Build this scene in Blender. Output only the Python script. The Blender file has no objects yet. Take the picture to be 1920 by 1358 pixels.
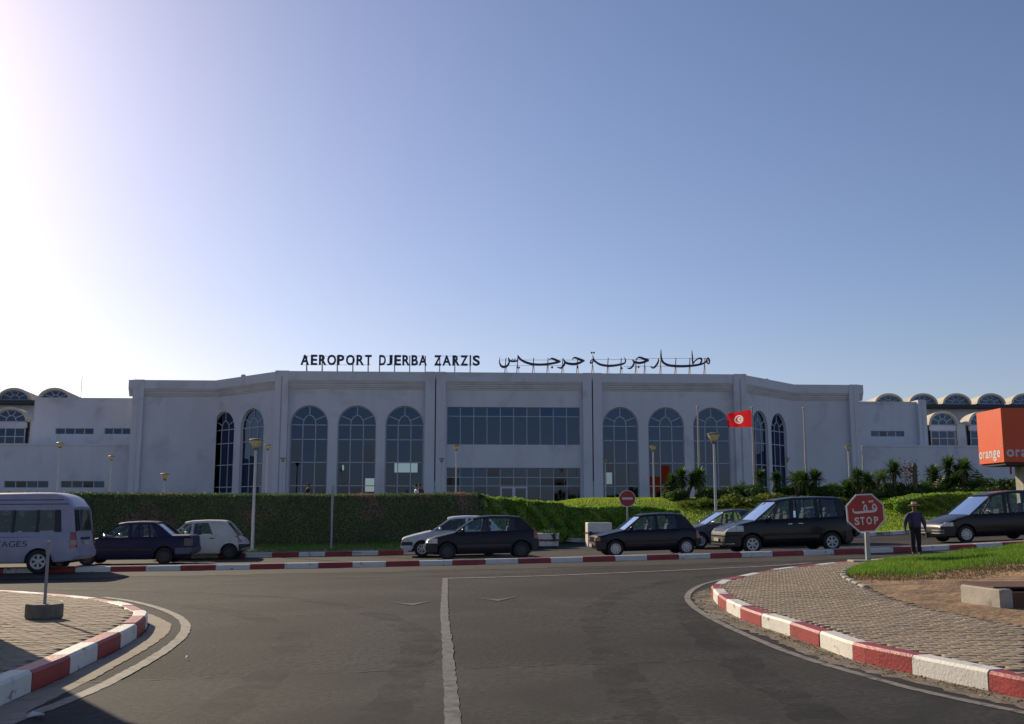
import bpy, bmesh, math, random
import numpy as np
from mathutils import Vector, Matrix

R = math.radians
random.seed(11)
rng = np.random.default_rng(11)
sc = bpy.context.scene
COL = sc.collection

# ------------------------------------------------------------------ camera
F, CAMZ = 1900.0, 1.6                      # focal length in photo pixels, eye height in metres
PITCH = math.atan(280 / 1900)
cam = bpy.data.cameras.new('camera')
cam.sensor_width = 36.0
cam.lens = 36.0 * F / 1920.0
cam.clip_start, cam.clip_end = 0.1, 6000
cam_ob = bpy.data.objects.new('camera', cam)
cam_ob.location = (0, 0, CAMZ)
cam_ob.rotation_euler = (math.pi / 2 + PITCH, 0, 0)
COL.objects.link(cam_ob)
sc.camera = cam_ob

# ------------------------------------------------------------------ sky and sun
SUN_EL, SUN_AZ = R(24.0), R(37.6)          # elevation; degrees left of the view direction
sundir = Vector((-math.sin(SUN_AZ) * math.cos(SUN_EL), math.cos(SUN_AZ) * math.cos(SUN_EL), math.sin(SUN_EL)))
world = bpy.data.worlds.new('World'); sc.world = world; world.use_nodes = True
wn = world.node_tree.nodes; wl = world.node_tree.links
sky = wn.new('ShaderNodeTexSky'); sky.sky_type = 'NISHITA'; sky.sun_disc = False
sky.sun_elevation = SUN_EL; sky.sun_rotation = -SUN_AZ
sky.altitude = 0; sky.air_density = 1.0; sky.dust_density = 0.58; sky.ozone_density = 3.2
bg = wn['Background']; bg.inputs['Strength'].default_value = 0.108
tint = wn.new('ShaderNodeMix'); tint.data_type = 'RGBA'; tint.blend_type = 'MULTIPLY'; tint.inputs[0].default_value = 1.0
tint.inputs[7].default_value = (1.035, 0.91, 0.965, 1)      # the photograph's cool white balance
wl.new(sky.outputs[0], tint.inputs[6]); wl.new(tint.outputs[2], bg.inputs['Color'])
sun = bpy.data.lights.new('sun', 'SUN'); sun.energy = 5.0; sun.angle = R(0.55); sun.color = (1.0, 0.84, 0.60)
sun_ob = bpy.data.objects.new('sun', sun); COL.objects.link(sun_ob)
sun_ob.rotation_euler = sundir.to_track_quat('Z', 'Y').to_euler()
sun_ob.location = (-30, 40, 40)
vs = sc.view_settings
vs.view_transform = 'Standard'; vs.look = 'None'; vs.exposure = 0.0; vs.gamma = 1.0; vs.use_curve_mapping = False
sc.cycles.use_denoising = True
sc.cycles.max_bounces = 8; sc.cycles.transparent_max_bounces = 16

# ------------------------------------------------------------------ pixel <-> place helpers (photo pixels, 1920 wide)
CP, SP = math.cos(PITCH), math.sin(PITCH)
def ray(px, py):
    u = (px - 960) / F; v = (679 - py) / F
    return Vector((u, CP - v * SP, SP + v * CP))
def at(px, py, Y):
    d = ray(px, py); t = Y / d.y
    return Vector((d.x * t, Y, CAMZ + d.z * t))
def sstep(a, b, x):
    t = np.clip((np.asarray(x, float) - a) / (b - a), 0, 1)
    return t * t * (3 - 2 * t)
def gz(X, Y):
    """height of the ground: the cross road climbs to the right, the forecourt lies higher"""
    X = np.asarray(X, float); Y = np.asarray(Y, float)
    Xc = np.clip(X, -24, 24)
    q = 0.022 + 0.0194 * Xc + 0.0004 * Xc * Xc
    base = sstep(10, 24, Y) * q
    t = sstep(49, 62, Y)
    z = base * (1 - t) + 1.5 * t
    z = z + 0.72 * sstep(-1, 5, X) * sstep(48, 61, Y) * (1 - sstep(66, 78, Y))
    return z
def gzf(x, y): return float(gz(x, y))
def gp(px, py, dz=0.0):
    d = ray(px, py); lo, hi = 2.0, 75.0
    f = lambda t: CAMZ + d.z * t - gzf(d.x * t, d.y * t) - dz
    ts = np.linspace(lo, hi, 300); prev = lo
    for t in ts[1:]:
        if f(t) < 0: hi = t; lo = prev; break
        prev = t
    for _ in range(40):
        m = (lo + hi) / 2
        if f(m) > 0: lo = m
        else: hi = m
    return (d.x * lo, d.y * lo)
def proj(x, y, z):
    dy, dz = y, z - CAMZ
    dep = dy * CP + dz * SP; up = -dy * SP + dz * CP
    return 960 + F * x / dep, 679 - F * up / dep
def crom(pts, step):
    """Catmull-Rom through the points, resampled evenly"""
    P = [np.array(p, float) for p in pts]
    P = [2 * P[0] - P[1]] + P + [2 * P[-1] - P[-2]]
    out = []
    for i in range(1, len(P) - 2):
        for t in np.linspace(0, 1, 24, endpoint=False):
            a, b, c, d = P[i - 1], P[i], P[i + 1], P[i + 2]
            out.append(0.5 * (2 * b + (c - a) * t + (2 * a - 5 * b + 4 * c - d) * t ** 2 + (3 * b - a - 3 * c + d) * t ** 3))
    out.append(P[-2]); out = np.array(out)
    s = np.concatenate([[0], np.cumsum(np.linalg.norm(np.diff(out, axis=0), axis=1))])
    n = max(2, int(round(s[-1] / step)) + 1)
    ss = np.linspace(0, s[-1], n)
    return np.stack([np.interp(ss, s, out[:, k]) for k in range(out.shape[1])], 1)
def inpoly(X, Y, poly):
    X = np.asarray(X); Y = np.asarray(Y); res = np.zeros(X.shape, bool)
    n = len(poly)
    for i in range(n):
        x0, y0 = poly[i]; x1, y1 = poly[(i + 1) % n]
        if y0 == y1: continue
        c = ((y0 > Y) != (y1 > Y)) & (X < (x1 - x0) * (Y - y0) / (y1 - y0) + x0)
        res ^= c
    return res

# ------------------------------------------------------------------ materials
MATS = {}
def nmat(name, base, rough=0.6, metal=0.0, spec=0.5, var=0.0, vscale=3.0, bump=0.0, bscale=60.0, dark=None,
         dscale=1.0, dlo=0.55, dhi=0.7, coat=0.0, var2=0.0, v2scale=40.0, dist=0.02, streak=0.0):
    """principled colour with noise variation, an optional stain colour and fine bump, all in world space"""
    if name in MATS: return MATS[name]
    m = bpy.data.materials.new(name); m.use_nodes = True; MATS[name] = m
    n = m.node_tree.nodes; l = m.node_tree.links; p = n['Principled BSDF']
    p.inputs['Roughness'].default_value = rough; p.inputs['Metallic'].default_value = metal
    p.inputs['Specular IOR Level'].default_value = spec; p.inputs['Coat Weight'].default_value = coat
    p.inputs['Coat Roughness'].default_value = 0.06
    p.inputs['Base Color'].default_value = (*base, 1)
    geo = n.new('ShaderNodeNewGeometry'); cur = None
    def noise(scale, detail=4, dist_=0.0):
        t = n.new('ShaderNodeTexNoise'); t.inputs['Scale'].default_value = scale; t.inputs['Detail'].default_value = detail
        t.inputs['Distortion'].default_value = dist_
        l.new(geo.outputs['Position'], t.inputs['Vector']); return t
    def mixc(a, b, fac, mode='MIX'):
        x = n.new('ShaderNodeMix'); x.data_type = 'RGBA'; x.blend_type = mode
        for s, v in ((x.inputs[6], a), (x.inputs[7], b)):
            if isinstance(v, tuple): s.default_value = (*v, 1)
            else: l.new(v, s)
        if isinstance(fac, float): x.inputs[0].default_value = fac
        else: l.new(fac, x.inputs[0])
        return x.outputs[2]
    cur = base
    for v_, s_ in ((var, vscale), (var2, v2scale)):
        if v_ > 0:
            t = noise(s_)
            if s_ == v2scale: t.inputs['Detail'].default_value = 8; t.inputs['Roughness'].default_value = 0.72
            mr = n.new('ShaderNodeMapRange')
            mr.inputs[1].default_value = 0.3; mr.inputs[2].default_value = 0.7
            mr.inputs[3].default_value = 1 - v_; mr.inputs[4].default_value = 1 + v_
            l.new(t.outputs['Fac'], mr.inputs[0])
            cb = n.new('ShaderNodeCombineColor')
            for k in range(3): l.new(mr.outputs[0], cb.inputs[k])
            cur = mixc(cur, cb.outputs[0], 1.0, 'MULTIPLY')
    if dark is not None:
        t = noise(dscale, 6, 0.6); mr = n.new('ShaderNodeMapRange')
        mr.inputs[1].default_value = dlo; mr.inputs[2].default_value = dhi
        l.new(t.outputs['Fac'], mr.inputs[0])
        cur = mixc(cur, dark, mr.outputs[0])
    if streak > 0:                           # rain streaks running down a wall
        mp = n.new('ShaderNodeMapping'); mp.inputs['Scale'].default_value = (1.6, 1.6, 0.10); l.new(geo.outputs['Position'], mp.inputs['Vector'])
        t = noise(1.0, 6); l.new(mp.outputs[0], t.inputs['Vector']); mr = n.new('ShaderNodeMapRange')
        mr.inputs[1].default_value = 0.5; mr.inputs[2].default_value = 0.75; mr.inputs[4].default_value = streak
        l.new(t.outputs['Fac'], mr.inputs[0]); cur = mixc(cur, (0.30, 0.28, 0.27), mr.outputs[0])
    if not isinstance(cur, tuple): l.new(cur, p.inputs['Base Color'])
    if bump > 0:
        t = noise(bscale, 3); b = n.new('ShaderNodeBump'); b.inputs['Strength'].default_value = bump
        b.inputs['Distance'].default_value = dist
        l.new(t.outputs['Fac'], b.inputs['Height']); l.new(b.outputs[0], p.inputs['Normal'])
    return m
def leafmat(name, c1, c2, trans=0.4, scale=1.2, c3=None, zmax=None):
    if name in MATS: return MATS[name]
    m = bpy.data.materials.new(name); m.use_nodes = True; MATS[name] = m
    n = m.node_tree.nodes; l = m.node_tree.links
    n.remove(n['Principled BSDF'])
    geo = n.new('ShaderNodeNewGeometry')
    t = n.new('ShaderNodeTexNoise'); t.inputs['Scale'].default_value = scale; t.inputs['Detail'].default_value = 5
    l.new(geo.outputs['Position'], t.inputs['Vector'])
    rp = n.new('ShaderNodeMapRange'); rp.inputs[1].default_value = 0.35; rp.inputs[2].default_value = 0.65
    l.new(t.outputs['Fac'], rp.inputs[0])
    x = n.new('ShaderNodeMix'); x.data_type = 'RGBA'; x.inputs[6].default_value = (*c1, 1); x.inputs[7].default_value = (*c2, 1)
    l.new(rp.outputs[0], x.inputs[0]); col = x.outputs[2]
    rv = n.new('ShaderNodeMapRange'); rv.inputs[3].default_value = 0.65; rv.inputs[4].default_value = 1.35
    l.new(geo.outputs['Random Per Island'], rv.inputs[0])
    cb = n.new('ShaderNodeCombineColor')
    for k in range(3): l.new(rv.outputs[0], cb.inputs[k])
    y = n.new('ShaderNodeMix'); y.data_type = 'RGBA'; y.blend_type = 'MULTIPLY'; y.inputs[0].default_value = 1
    l.new(col, y.inputs[6]); l.new(cb.outputs[0], y.inputs[7]); col = y.outputs[2]
    if c3 is not None:                       # dead, twiggy patches
        t2 = n.new('ShaderNodeTexNoise'); t2.inputs['Scale'].default_value = 0.55; t2.inputs['Detail'].default_value = 6
        l.new(geo.outputs['Position'], t2.inputs['Vector'])
        r2 = n.new('ShaderNodeMapRange'); r2.inputs[1].default_value = 0.54; r2.inputs[2].default_value = 0.66
        l.new(t2.outputs['Fac'], r2.inputs[0])
        z = n.new('ShaderNodeMix'); z.data_type = 'RGBA'; z.inputs[7].default_value = (*c3, 1)
        l.new(r2.outputs[0], z.inputs[0]); l.new(col, z.inputs[6]); col = z.outputs[2]
    d = n.new('ShaderNodeBsdfDiffuse'); tr = n.new('ShaderNodeBsdfTranslucent'); gl = n.new('ShaderNodeBsdfGlossy')
    gl.inputs['Roughness'].default_value = 0.45
    l.new(col, d.inputs[0]); l.new(col, tr.inputs[0])
    mx = n.new('ShaderNodeMixShader'); mx.inputs[0].default_value = trans
    l.new(d.outputs[0], mx.inputs[1]); l.new(tr.outputs[0], mx.inputs[2])
    m2 = n.new('ShaderNodeMixShader'); m2.inputs[0].default_value = 0.03
    l.new(mx.outputs[0], m2.inputs[1]); l.new(gl.outputs[0], m2.inputs[2])
    l.new(m2.outputs[0], n['Material Output'].inputs[0])
    return m
def glassmat(name, tint, refl=0.10, rough=0.02, ior=1.5, gcol=(0.9, 0.95, 1.0)):
    if name in MATS: return MATS[name]
    m = bpy.data.materials.new(name); m.use_nodes = True; MATS[name] = m
    n = m.node_tree.nodes; l = m.node_tree.links; n.remove(n['Principled BSDF'])
    tr = n.new('ShaderNodeBsdfTransparent'); tr.inputs[0].default_value = (*tint, 1)
    gl = n.new('ShaderNodeBsdfGlossy'); gl.inputs['Roughness'].default_value = rough; gl.inputs[0].default_value = (*gcol, 1)
    lw = n.new('ShaderNodeFresnel'); lw.inputs[0].default_value = ior
    ad = n.new('ShaderNodeMath'); ad.operation = 'ADD'; ad.inputs[1].default_value = max(0, refl - 0.04); ad.use_clamp = True
    l.new(lw.outputs[0], ad.inputs[0])
    mx = n.new('ShaderNodeMixShader'); l.new(ad.outputs[0], mx.inputs[0])
    l.new(tr.outputs[0], mx.inputs[1]); l.new(gl.outputs[0], mx.inputs[2]); l.new(mx.outputs[0], n['Material Output'].inputs[0])
    return m

# ------------------------------------------------------------------ mesh helpers
def link(o, parent=None):
    COL.objects.link(o)
    if parent is not None: o.parent = parent
    return o
def tag(o, label=None, cat=None, group=None, kind=None):
    if label: o['label'] = label
    if cat: o['category'] = cat
    if group: o['group'] = group
    if kind: o['kind'] = kind
    return o
def empty(name, loc=(0, 0, 0), rz=0.0, label=None, cat=None, group=None, kind=None):
    o = bpy.data.objects.new(name, None); o.empty_display_size = 0.3
    o.location = loc; o.rotation_euler = (0, 0, rz); link(o)
    return tag(o, label, cat, group, kind)
def mesh_np(name, V, Fq):
    """fast mesh from arrays; all faces of one size"""
    me = bpy.data.meshes.new(name); V = np.asarray(V, np.float32); Fq = np.asarray(Fq, np.int32)
    me.vertices.add(len(V)); me.vertices.foreach_set('co', V.ravel())
    n, k = Fq.shape
    me.loops.add(n * k); me.loops.foreach_set('vertex_index', Fq.ravel())
    me.polygons.add(n); me.polygons.foreach_set('loop_start', np.arange(0, n * k, k, dtype=np.int32))
    me.update(calc_edges=True); me.validate(); return me
class MB:
    def __init__(s): s.v = []; s.f = []
    def add(s, vs_, fs):
        b = len(s.v); s.v += [tuple(map(float, p)) for p in vs_]; s.f += [tuple(b + i for i in f) for f in fs]; return s
    def box(s, x0, x1, y0, y1, z0, z1, M=None):
        P = [(x, y, z) for z in (z0, z1) for (x, y) in ((x0, y0), (x1, y0), (x1, y1), (x0, y1))]
        if M is not None: P = [tuple(M @ Vector(p)) for p in P]
        return s.add(P, [(3, 2, 1, 0), (4, 5, 6, 7), (0, 1, 5, 4), (1, 2, 6, 5), (2, 3, 7, 6), (3, 0, 4, 7)])
    def cbox(s, c, d, bev=0.0, M=None):
        """box with chamfered vertical and top edges, centre c, size d"""
        x, y, z = d[0] / 2, d[1] / 2, d[2] / 2; b = bev
        def ring(i, zz): return [(-x + i + b, -y + i, zz), (x - i - b, -y + i, zz), (x - i, -y + i + b, zz), (x - i, y - i - b, zz),
                                 (x - i - b, y - i, zz), (-x + i + b, y - i, zz), (-x + i, y - i - b, zz), (-x + i, -y + i + b, zz)]
        P = ring(b, -z) + ring(0, -z + b) + ring(0, z - b) + ring(b, z)
        P = [(p[0] + c[0], p[1] + c[1], p[2] + c[2]) for p in P]
        if M is not None: P = [tuple(M @ Vector(p)) for p in P]
        fs = [tuple(range(7, -1, -1)), tuple(range(24, 32))]
        for k in range(3):
            for i in range(8): fs.append((k * 8 + i, k * 8 + (i + 1) % 8, k * 8 + 8 + (i + 1) % 8, k * 8 + 8 + i))
        return s.add(P, fs)
    def loft(s, rings, closed=True, caps=True):
        n = len(rings[0]); P = [p for r in rings for p in r]; fs = []
        for i in range(len(rings) - 1):
            for j in range(n if closed else n - 1):
                k = (j + 1) % n; fs.append((i * n + j, i * n + k, (i + 1) * n + k, (i + 1) * n + j))
        if caps and closed:
            fs.append(tuple(range(n - 1, -1, -1))); fs.append(tuple(range((len(rings) - 1) * n, len(rings) * n)))
        return s.add(P, fs)
    def tube(s, pts, r, n=8, caps=True):
        pts = [Vector(p) for p in pts]; rs = r if isinstance(r, (list, tuple)) else [r] * len(pts); rings = []
        for i, p in enumerate(pts):
            d = (pts[min(i + 1, len(pts) - 1)] - pts[max(i - 1, 0)]).normalized()
            u = d.cross(Vector((0, 0, 1)) if abs(d.z) < 0.9 else Vector((1, 0, 0))).normalized(); w = d.cross(u)
            rings.append([p + (u * math.cos(a) + w * math.sin(a)) * rs[i] for a in [2 * math.pi * k / n for k in range(n)]])
        return s.loft(rings, True, caps)
    def lathe(s, prof, n=24, c=(0, 0, 0), axis='z', caps=True):
        rings = []
        for r, h in prof:
            ring = []
            for k in range(n):
                a = 2 * math.pi * k / n; x, y = r * math.cos(a), r * math.sin(a)
                ring.append((c[0] + x, c[1] + y, c[2] + h) if axis == 'z' else (c[0] + x, c[1] + h, c[2] - y))
            rings.append(ring)
        return s.loft(rings, True, caps)
    def prism(s, poly, d0, d1, fn):
        """polygon (a,b) extruded from d0 to d1, placed by fn(a,b,d)"""
        n = len(poly)
        P = [fn(a, b, d0) for a, b in poly] + [fn(a, b, d1) for a, b in poly]
        fs = [tuple(range(n - 1, -1, -1)), tuple(range(n, 2 * n))] + [(i, (i + 1) % n, n + (i + 1) % n, n + i) for i in range(n)]
        return s.add(P, fs)
    def mesh(s, name, smooth=None, recalc=True):
        me = bpy.data.meshes.new(name); me.from_pydata(s.v, [], s.f); me.update()
        if recalc:
            bm = bmesh.new(); bm.from_mesh(me); bmesh.ops.recalc_face_normals(bm, faces=bm.faces); bm.to_mesh(me); bm.free()
        if smooth is not None:
            me.polygons.foreach_set('use_smooth', [True] * len(me.polygons))
            me.set_sharp_from_angle(angle=R(smooth))
        return me
    def build(s, name, mat, parent=None, smooth=None, recalc=True):
        me = s.mesh(name, smooth, recalc); me.materials.append(mat)
        return link(bpy.data.objects.new(name, me), parent)
def obj(name, me, mat, parent=None):
    if mat and not len(me.materials): me.materials.append(mat)
    return link(bpy.data.objects.new(name, me), parent)
def copy_tree(o, parent=None):
    c = o.copy(); link(c); c.parent = parent
    for k in ('label', 'group'):
        pass
    for ch in o.children: copy_tree(ch, c)
    return c
def sheet(name, poly, res, dz, mat, hfun=None, parent=None, kind='structure'):
    """a sheet that follows the ground inside a polygon"""
    poly = np.array(poly); x0, y0 = poly.min(0); x1, y1 = poly.max(0)
    xs = np.arange(x0, x1 + res, res); ys = np.arange(y0, y1 + res, res)
    XX, YY = np.meshgrid(xs, ys); nx = len(xs)
    cx = (XX[:-1, :-1] + XX[1:, 1:]) / 2; cy = (YY[:-1, :-1] + YY[1:, 1:]) / 2
    ins = inpoly(cx, cy, poly)
    ZZ = gz(XX, YY) + dz
    if hfun is not None: ZZ = ZZ + hfun(XX, YY)
    idx = np.arange(XX.size).reshape(XX.shape)
    Fq = np.stack([idx[:-1, :-1], idx[:-1, 1:], idx[1:, 1:], idx[1:, :-1]], -1)[ins]
    used = np.unique(Fq); rm = -np.ones(XX.size, int); rm[used] = np.arange(len(used))
    V = np.stack([XX.ravel(), YY.ravel(), ZZ.ravel()], 1)[used]
    me = mesh_np(name, V, rm[Fq]); me.polygons.foreach_set('use_smooth', [True] * len(me.polygons))
    o = obj(name, me, mat, parent)
    if kind and parent is None: o['kind'] = kind
    return o
def strip(name, path, w, dz, mat, parent=None, kind='structure', jitter=0.0):
    """painted line along a path of ground points"""
    P = np.array(path); T = np.gradient(P, axis=0); T /= np.linalg.norm(T, axis=1)[:, None]
    N = np.stack([-T[:, 1], T[:, 0]], 1); V = []; fs = []
    for i, (p, nn) in enumerate(zip(P, N)):
        for s_ in (-1, -0.33, 0.33, 1):
            q = p + nn * (w / 2 * s_ + random.uniform(-jitter, jitter)); V.append((q[0], q[1], gzf(*q) + dz))
    for i in range(len(P) - 1):
        for k in range(3): fs.append((i * 4 + k, i * 4 + k + 1, i * 4 + 5 + k, i * 4 + 4 + k))
    me = mesh_np(name, V, fs); o = obj(name, me, mat, parent)
    if parent is None and kind: o['kind'] = kind
    return o
def offset_path(P, d):
    P = np.array(P); T = np.gradient(P, axis=0); T /= np.linalg.norm(T, axis=1)[:, None]
    return P + np.stack([-T[:, 1], T[:, 0]], 1) * d

# ------------------------------------------------------------------ shared materials
M_wall = nmat('white_render', (0.63, 0.635, 0.66), 0.85, var=0.05, vscale=0.25, var2=0.03, v2scale=6, dark=(0.45, 0.44, 0.44), dscale=0.35, dlo=0.56, dhi=0.8, bump=0.15, bscale=25, streak=0.13)
M_wall2 = nmat('white_render_grey', (0.62, 0.63, 0.66), 0.85, var=0.05, vscale=0.3, dark=(0.44, 0.43, 0.44), dscale=0.5, dlo=0.55, dhi=0.8, streak=0.13)
M_trim = nmat('cornice_render', (0.60, 0.585, 0.575), 0.85, var=0.05, vscale=0.8, dark=(0.50, 0.47, 0.44), dscale=0.5, dlo=0.5, dhi=0.75)
M_frame = nmat('window_frame_grey', (0.44, 0.47, 0.52), 0.5)
M_glass = glassmat('tinted_glass', (0.16, 0.26, 0.34), 0.08, ior=1.5, gcol=(0.45, 0.62, 1.0))
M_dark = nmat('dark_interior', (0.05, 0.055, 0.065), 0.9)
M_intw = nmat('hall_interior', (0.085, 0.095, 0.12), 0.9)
M_black = nmat('black_rubber', (0.018, 0.018, 0.02), 0.8)
M_steel = nmat('galvanised_steel', (0.33, 0.33, 0.34), 0.5, metal=0.3, var=0.1, vscale=3)
M_pole = nmat('lamp_post_paint', (0.55, 0.54, 0.53), 0.5, var=0.08, vscale=2)
M_conc = nmat('concrete', (0.36, 0.33, 0.28), 0.9, var=0.15, vscale=3, bump=0.4, bscale=40, dark=(0.2, 0.18, 0.15), dscale=2)
M_white = nmat('kerb_white_paint', (0.72, 0.69, 0.62), 0.6, var=0.06, vscale=4, bump=0.3, bscale=30, dark=(0.30, 0.28, 0.25), dscale=5, dlo=0.62, dhi=0.68)
M_red = nmat('kerb_red_paint', (0.33, 0.038, 0.038), 0.5, var=0.18, vscale=3, bump=0.3, bscale=30, dark=(0.20, 0.10, 0.09), dscale=5, dlo=0.64, dhi=0.72)
M_kgrey = nmat('kerb_bare_concrete', (0.45, 0.43, 0.40), 0.85, var=0.12, vscale=3, dark=(0.27, 0.25, 0.22), dscale=4)
M_line = nmat('road_paint', (0.34, 0.32, 0.30), 0.7, var=0.10, vscale=3, dark=(0.12, 0.12, 0.12), dscale=9, dlo=0.50, dhi=0.70)
M_cline = nmat('worn_centre_paint', (0.125, 0.122, 0.122), 0.75, var=0.22, vscale=6, var2=.3, v2scale=25, dark=(0.045, 0.044, 0.044), dscale=8, dlo=0.48, dhi=0.66)
M_eline = nmat('dusty_edge_paint', (0.23, 0.205, 0.175), 0.75, var=0.15, vscale=4, var2=.2, v2scale=25, dark=(0.08, 0.072, 0.065), dscale=7, dlo=0.48, dhi=0.68)
M_faint = nmat('worn_road_paint', (0.085, 0.082, 0.08), 0.8, var=0.2, vscale=5, dark=(0.035, 0.034, 0.034), dscale=14, dlo=0.42, dhi=0.58)
M_asph = nmat('asphalt', (0.0325, 0.0312, 0.0312), 0.9, var=0.38, vscale=0.45, var2=1.1, v2scale=12, bump=1.0, bscale=16, dark=(0.019, 0.0175, 0.019), dscale=0.22, dlo=0.46, dhi=0.60, dist=0.012, spec=0.2)
M_asph2 = nmat('smooth_asphalt', (0.0375, 0.0362, 0.0345), 0.88, var=0.28, vscale=0.7, var2=0.7, v2scale=13, bump=0.6, bscale=18, dark=(0.025, 0.0235, 0.024), dscale=0.5, dlo=.47, dhi=.6, dist=0.008, spec=0.2)
M_asph3 = nmat('dusty_asphalt', (0.058, 0.049, 0.042), 0.88, var=0.15, vscale=0.6, var2=0.3, v2scale=6, bump=0.5, bscale=90, dark=(0.042, 0.037, 0.034), dscale=0.6, dist=0.006, spec=0.2)
M_sand = nmat('sandy_soil', (0.31, 0.195, 0.10), 0.95, var=0.25, vscale=1.6, var2=0.2, v2scale=18, bump=0.9, bscale=9, dist=0.05, dark=(0.17, 0.10, 0.06), dscale=2.2, dlo=0.45, dhi=0.65)
M_gutter = nmat('gutter_grit', (0.19, 0.155, 0.12), 0.95, var=0.3, vscale=4, var2=0.3, v2scale=40, bump=0.6, bscale=30)
M_paver = nmat('concrete_paver', (0.30, 0.235, 0.165), 0.9, var=0.12, vscale=0.7, var2=0.16, v2scale=9, bump=0.25, bscale=120, dist=0.004)
M_joint = nmat('paver_joint', (0.10, 0.085, 0.068), 0.95, var=0.2, vscale=5)
M_lawn = nmat('lawn_ground', (0.055, 0.095, 0.012), 0.95, var=0.3, vscale=0.8, var2=0.3, v2scale=12, dark=(0.12, 0.12, 0.03), dscale=0.5, dlo=0.5, dhi=0.7, bump=0.8, bscale=20, dist=0.05)
M_ground = nmat('dry_ground', (0.24, 0.19, 0.13), 0.95, var=0.2, vscale=0.1)

# ------------------------------------------------------------------ ground, roads, kerbs
def axis(a, b, s, far):
    mid = np.arange(a, b + s, s); ext = np.array([60, 120, 250, 500, 1000, 2000, 3500.])
    return np.concatenate([(a - ext)[::-1], mid, b + ext])
gx = axis(-60, 60, 1.0, 3000); gy = axis(-12, 150, 1.0, 3000)
GX, GY = np.meshgrid(gx, gy); GZ = gz(GX, GY) - 0.09
ii = np.arange(GX.size).reshape(GX.shape)
me = mesh_np('ground', np.stack([GX.ravel(), GY.ravel(), GZ.ravel()], 1),
             np.stack([ii[:-1, :-1], ii[:-1, 1:], ii[1:, 1:], ii[1:, :-1]], -1).reshape(-1, 4))
tag(obj('ground', me, M_ground), kind='structure')
sheet('road', [(-60, -10), (60, -10), (60, 56), (-60, 56)], 0.5, 0.0, M_asph)
# the nearer, smoother asphalt patch and the dustier far lane
sp = crom([gp(-200, 1292), gp(250, 1277), gp(640, 1262), gp(1000, 1250), gp(1300, 1240), gp(1700, 1222), gp(2200, 1200)], 0.3)
sheet('asphalt_patch', [tuple(p) for p in sp] + [(30, -8), (-30, -8)], 0.12, 0.004, M_asph2)
sheet('dusty_lane', [(x, 28.6 + 0.1 * x) for x in (-45, -20, 0, 20)] + [(20, 33.0), (0, 31.2), (-20, 29.2), (-45, 26.8)], 0.4, 0.005, M_asph3)
sheet('far_lane', [(-45, 28.5), (0, 32.4), (22, 34.8), (45, 40), (45, 44), (20, 42), (-45, 36)], 0.4, 0.005, M_asph3)
# joint between the two asphalts
strip('asphalt_joint', [p for p in sp if -9 < p[0] < 9], 0.02, 0.007, M_black, jitter=0.006)

def kerb(name_parent, path, phase_pt, first, h=0.19, wdt=0.21, seg=1.0, mats=(M_white, M_red), side=1, bury=0.12):
    """a row of separate kerb stones along a path; the body lies to the left (side=1) or right (-1) of it"""
    P = np.array(path); s = np.concatenate([[0], np.cumsum(np.linalg.norm(np.diff(P, axis=0), axis=1))])
    k0 = s[np.argmin(np.linalg.norm(P - np.array(phase_pt), axis=1))]
    k = math.floor(-k0 / seg)
    while k0 + k * seg < s[-1] - 0.3:
        a, b = max(0, k0 + k * seg), min(s[-1], k0 + (k + 1) * seg)
        if b - a > 0.15:
            g = 0.006; ss = np.linspace(a + g, b - g, 5); rings = []
            dh = random.uniform(-0.008, 0.008); dw = random.uniform(-0.006, 0.006)
            for q_i, q in enumerate(ss):
                c = np.array([np.interp(q, s, P[:, 0]), np.interp(q, s, P[:, 1])])
                c2 = np.array([np.interp(min(q + 0.05, s[-1]), s, P[:, 0]), np.interp(min(q + 0.05, s[-1]), s, P[:, 1])])
                c1 = np.array([np.interp(max(q - 0.05, 0), s, P[:, 0]), np.interp(max(q - 0.05, 0), s, P[:, 1])])
                t = (c2 - c1) / np.linalg.norm(c2 - c1); n = np.array([-t[1], t[0]]) * side
                z = gzf(*c); e = 0.0
                ring = []
                for off, zz in ((dw, -bury), (dw, h - 0.028), (0.024 + dw, h), (wdt - 0.02, h), (wdt, h - 0.02 - e), (wdt, -bury)):
                    p = c + n * off; ring.append((p[0], p[1], z + zz + (dh if zz > 0 else 0)))
                rings.append(ring)
            m = mats[(k + first) % len(mats)]
            MB().loft(rings).build('kerb_stone', m, name_parent)
        k += 1

# --- right corner island
r_near = [gp(2500, 1440), gp(2150, 1362), gp(1920, 1312), gp(1855, 1297), gp(1710, 1265), gp(1604, 1240), gp(1533, 1213), gp(1476, 1192),
          gp(1432, 1178), gp(1393, 1163), gp(1360, 1146), gp(1342, 1131), gp(1334, 1117)]
r_far = [gp(1338, 1094, .2), gp(1350, 1087.5, .2), gp(1377, 1080, .2), gp(1440, 1067.5, .2), gp(1500, 1060, .2), gp(1560, 1053.5, .2), gp(1640, 1047, .2), gp(1720, 1041, .2)]
r_path = crom(r_near + r_far + [(14.5, 28.2), (20, 29.5), (32, 31)], 0.12)
r_poly = [tuple(p) for p in r_path] + [(40, 31), (40, 4)]
isl_r = sheet('pavement', [tuple(p) for p in offset_path(r_path, -0.13)] + [(40, 31), (40, 4)], 0.1, 0.165, M_joint)
kerb(isl_r, r_path, gp(1855, 1297), 0, side=-1)
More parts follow.
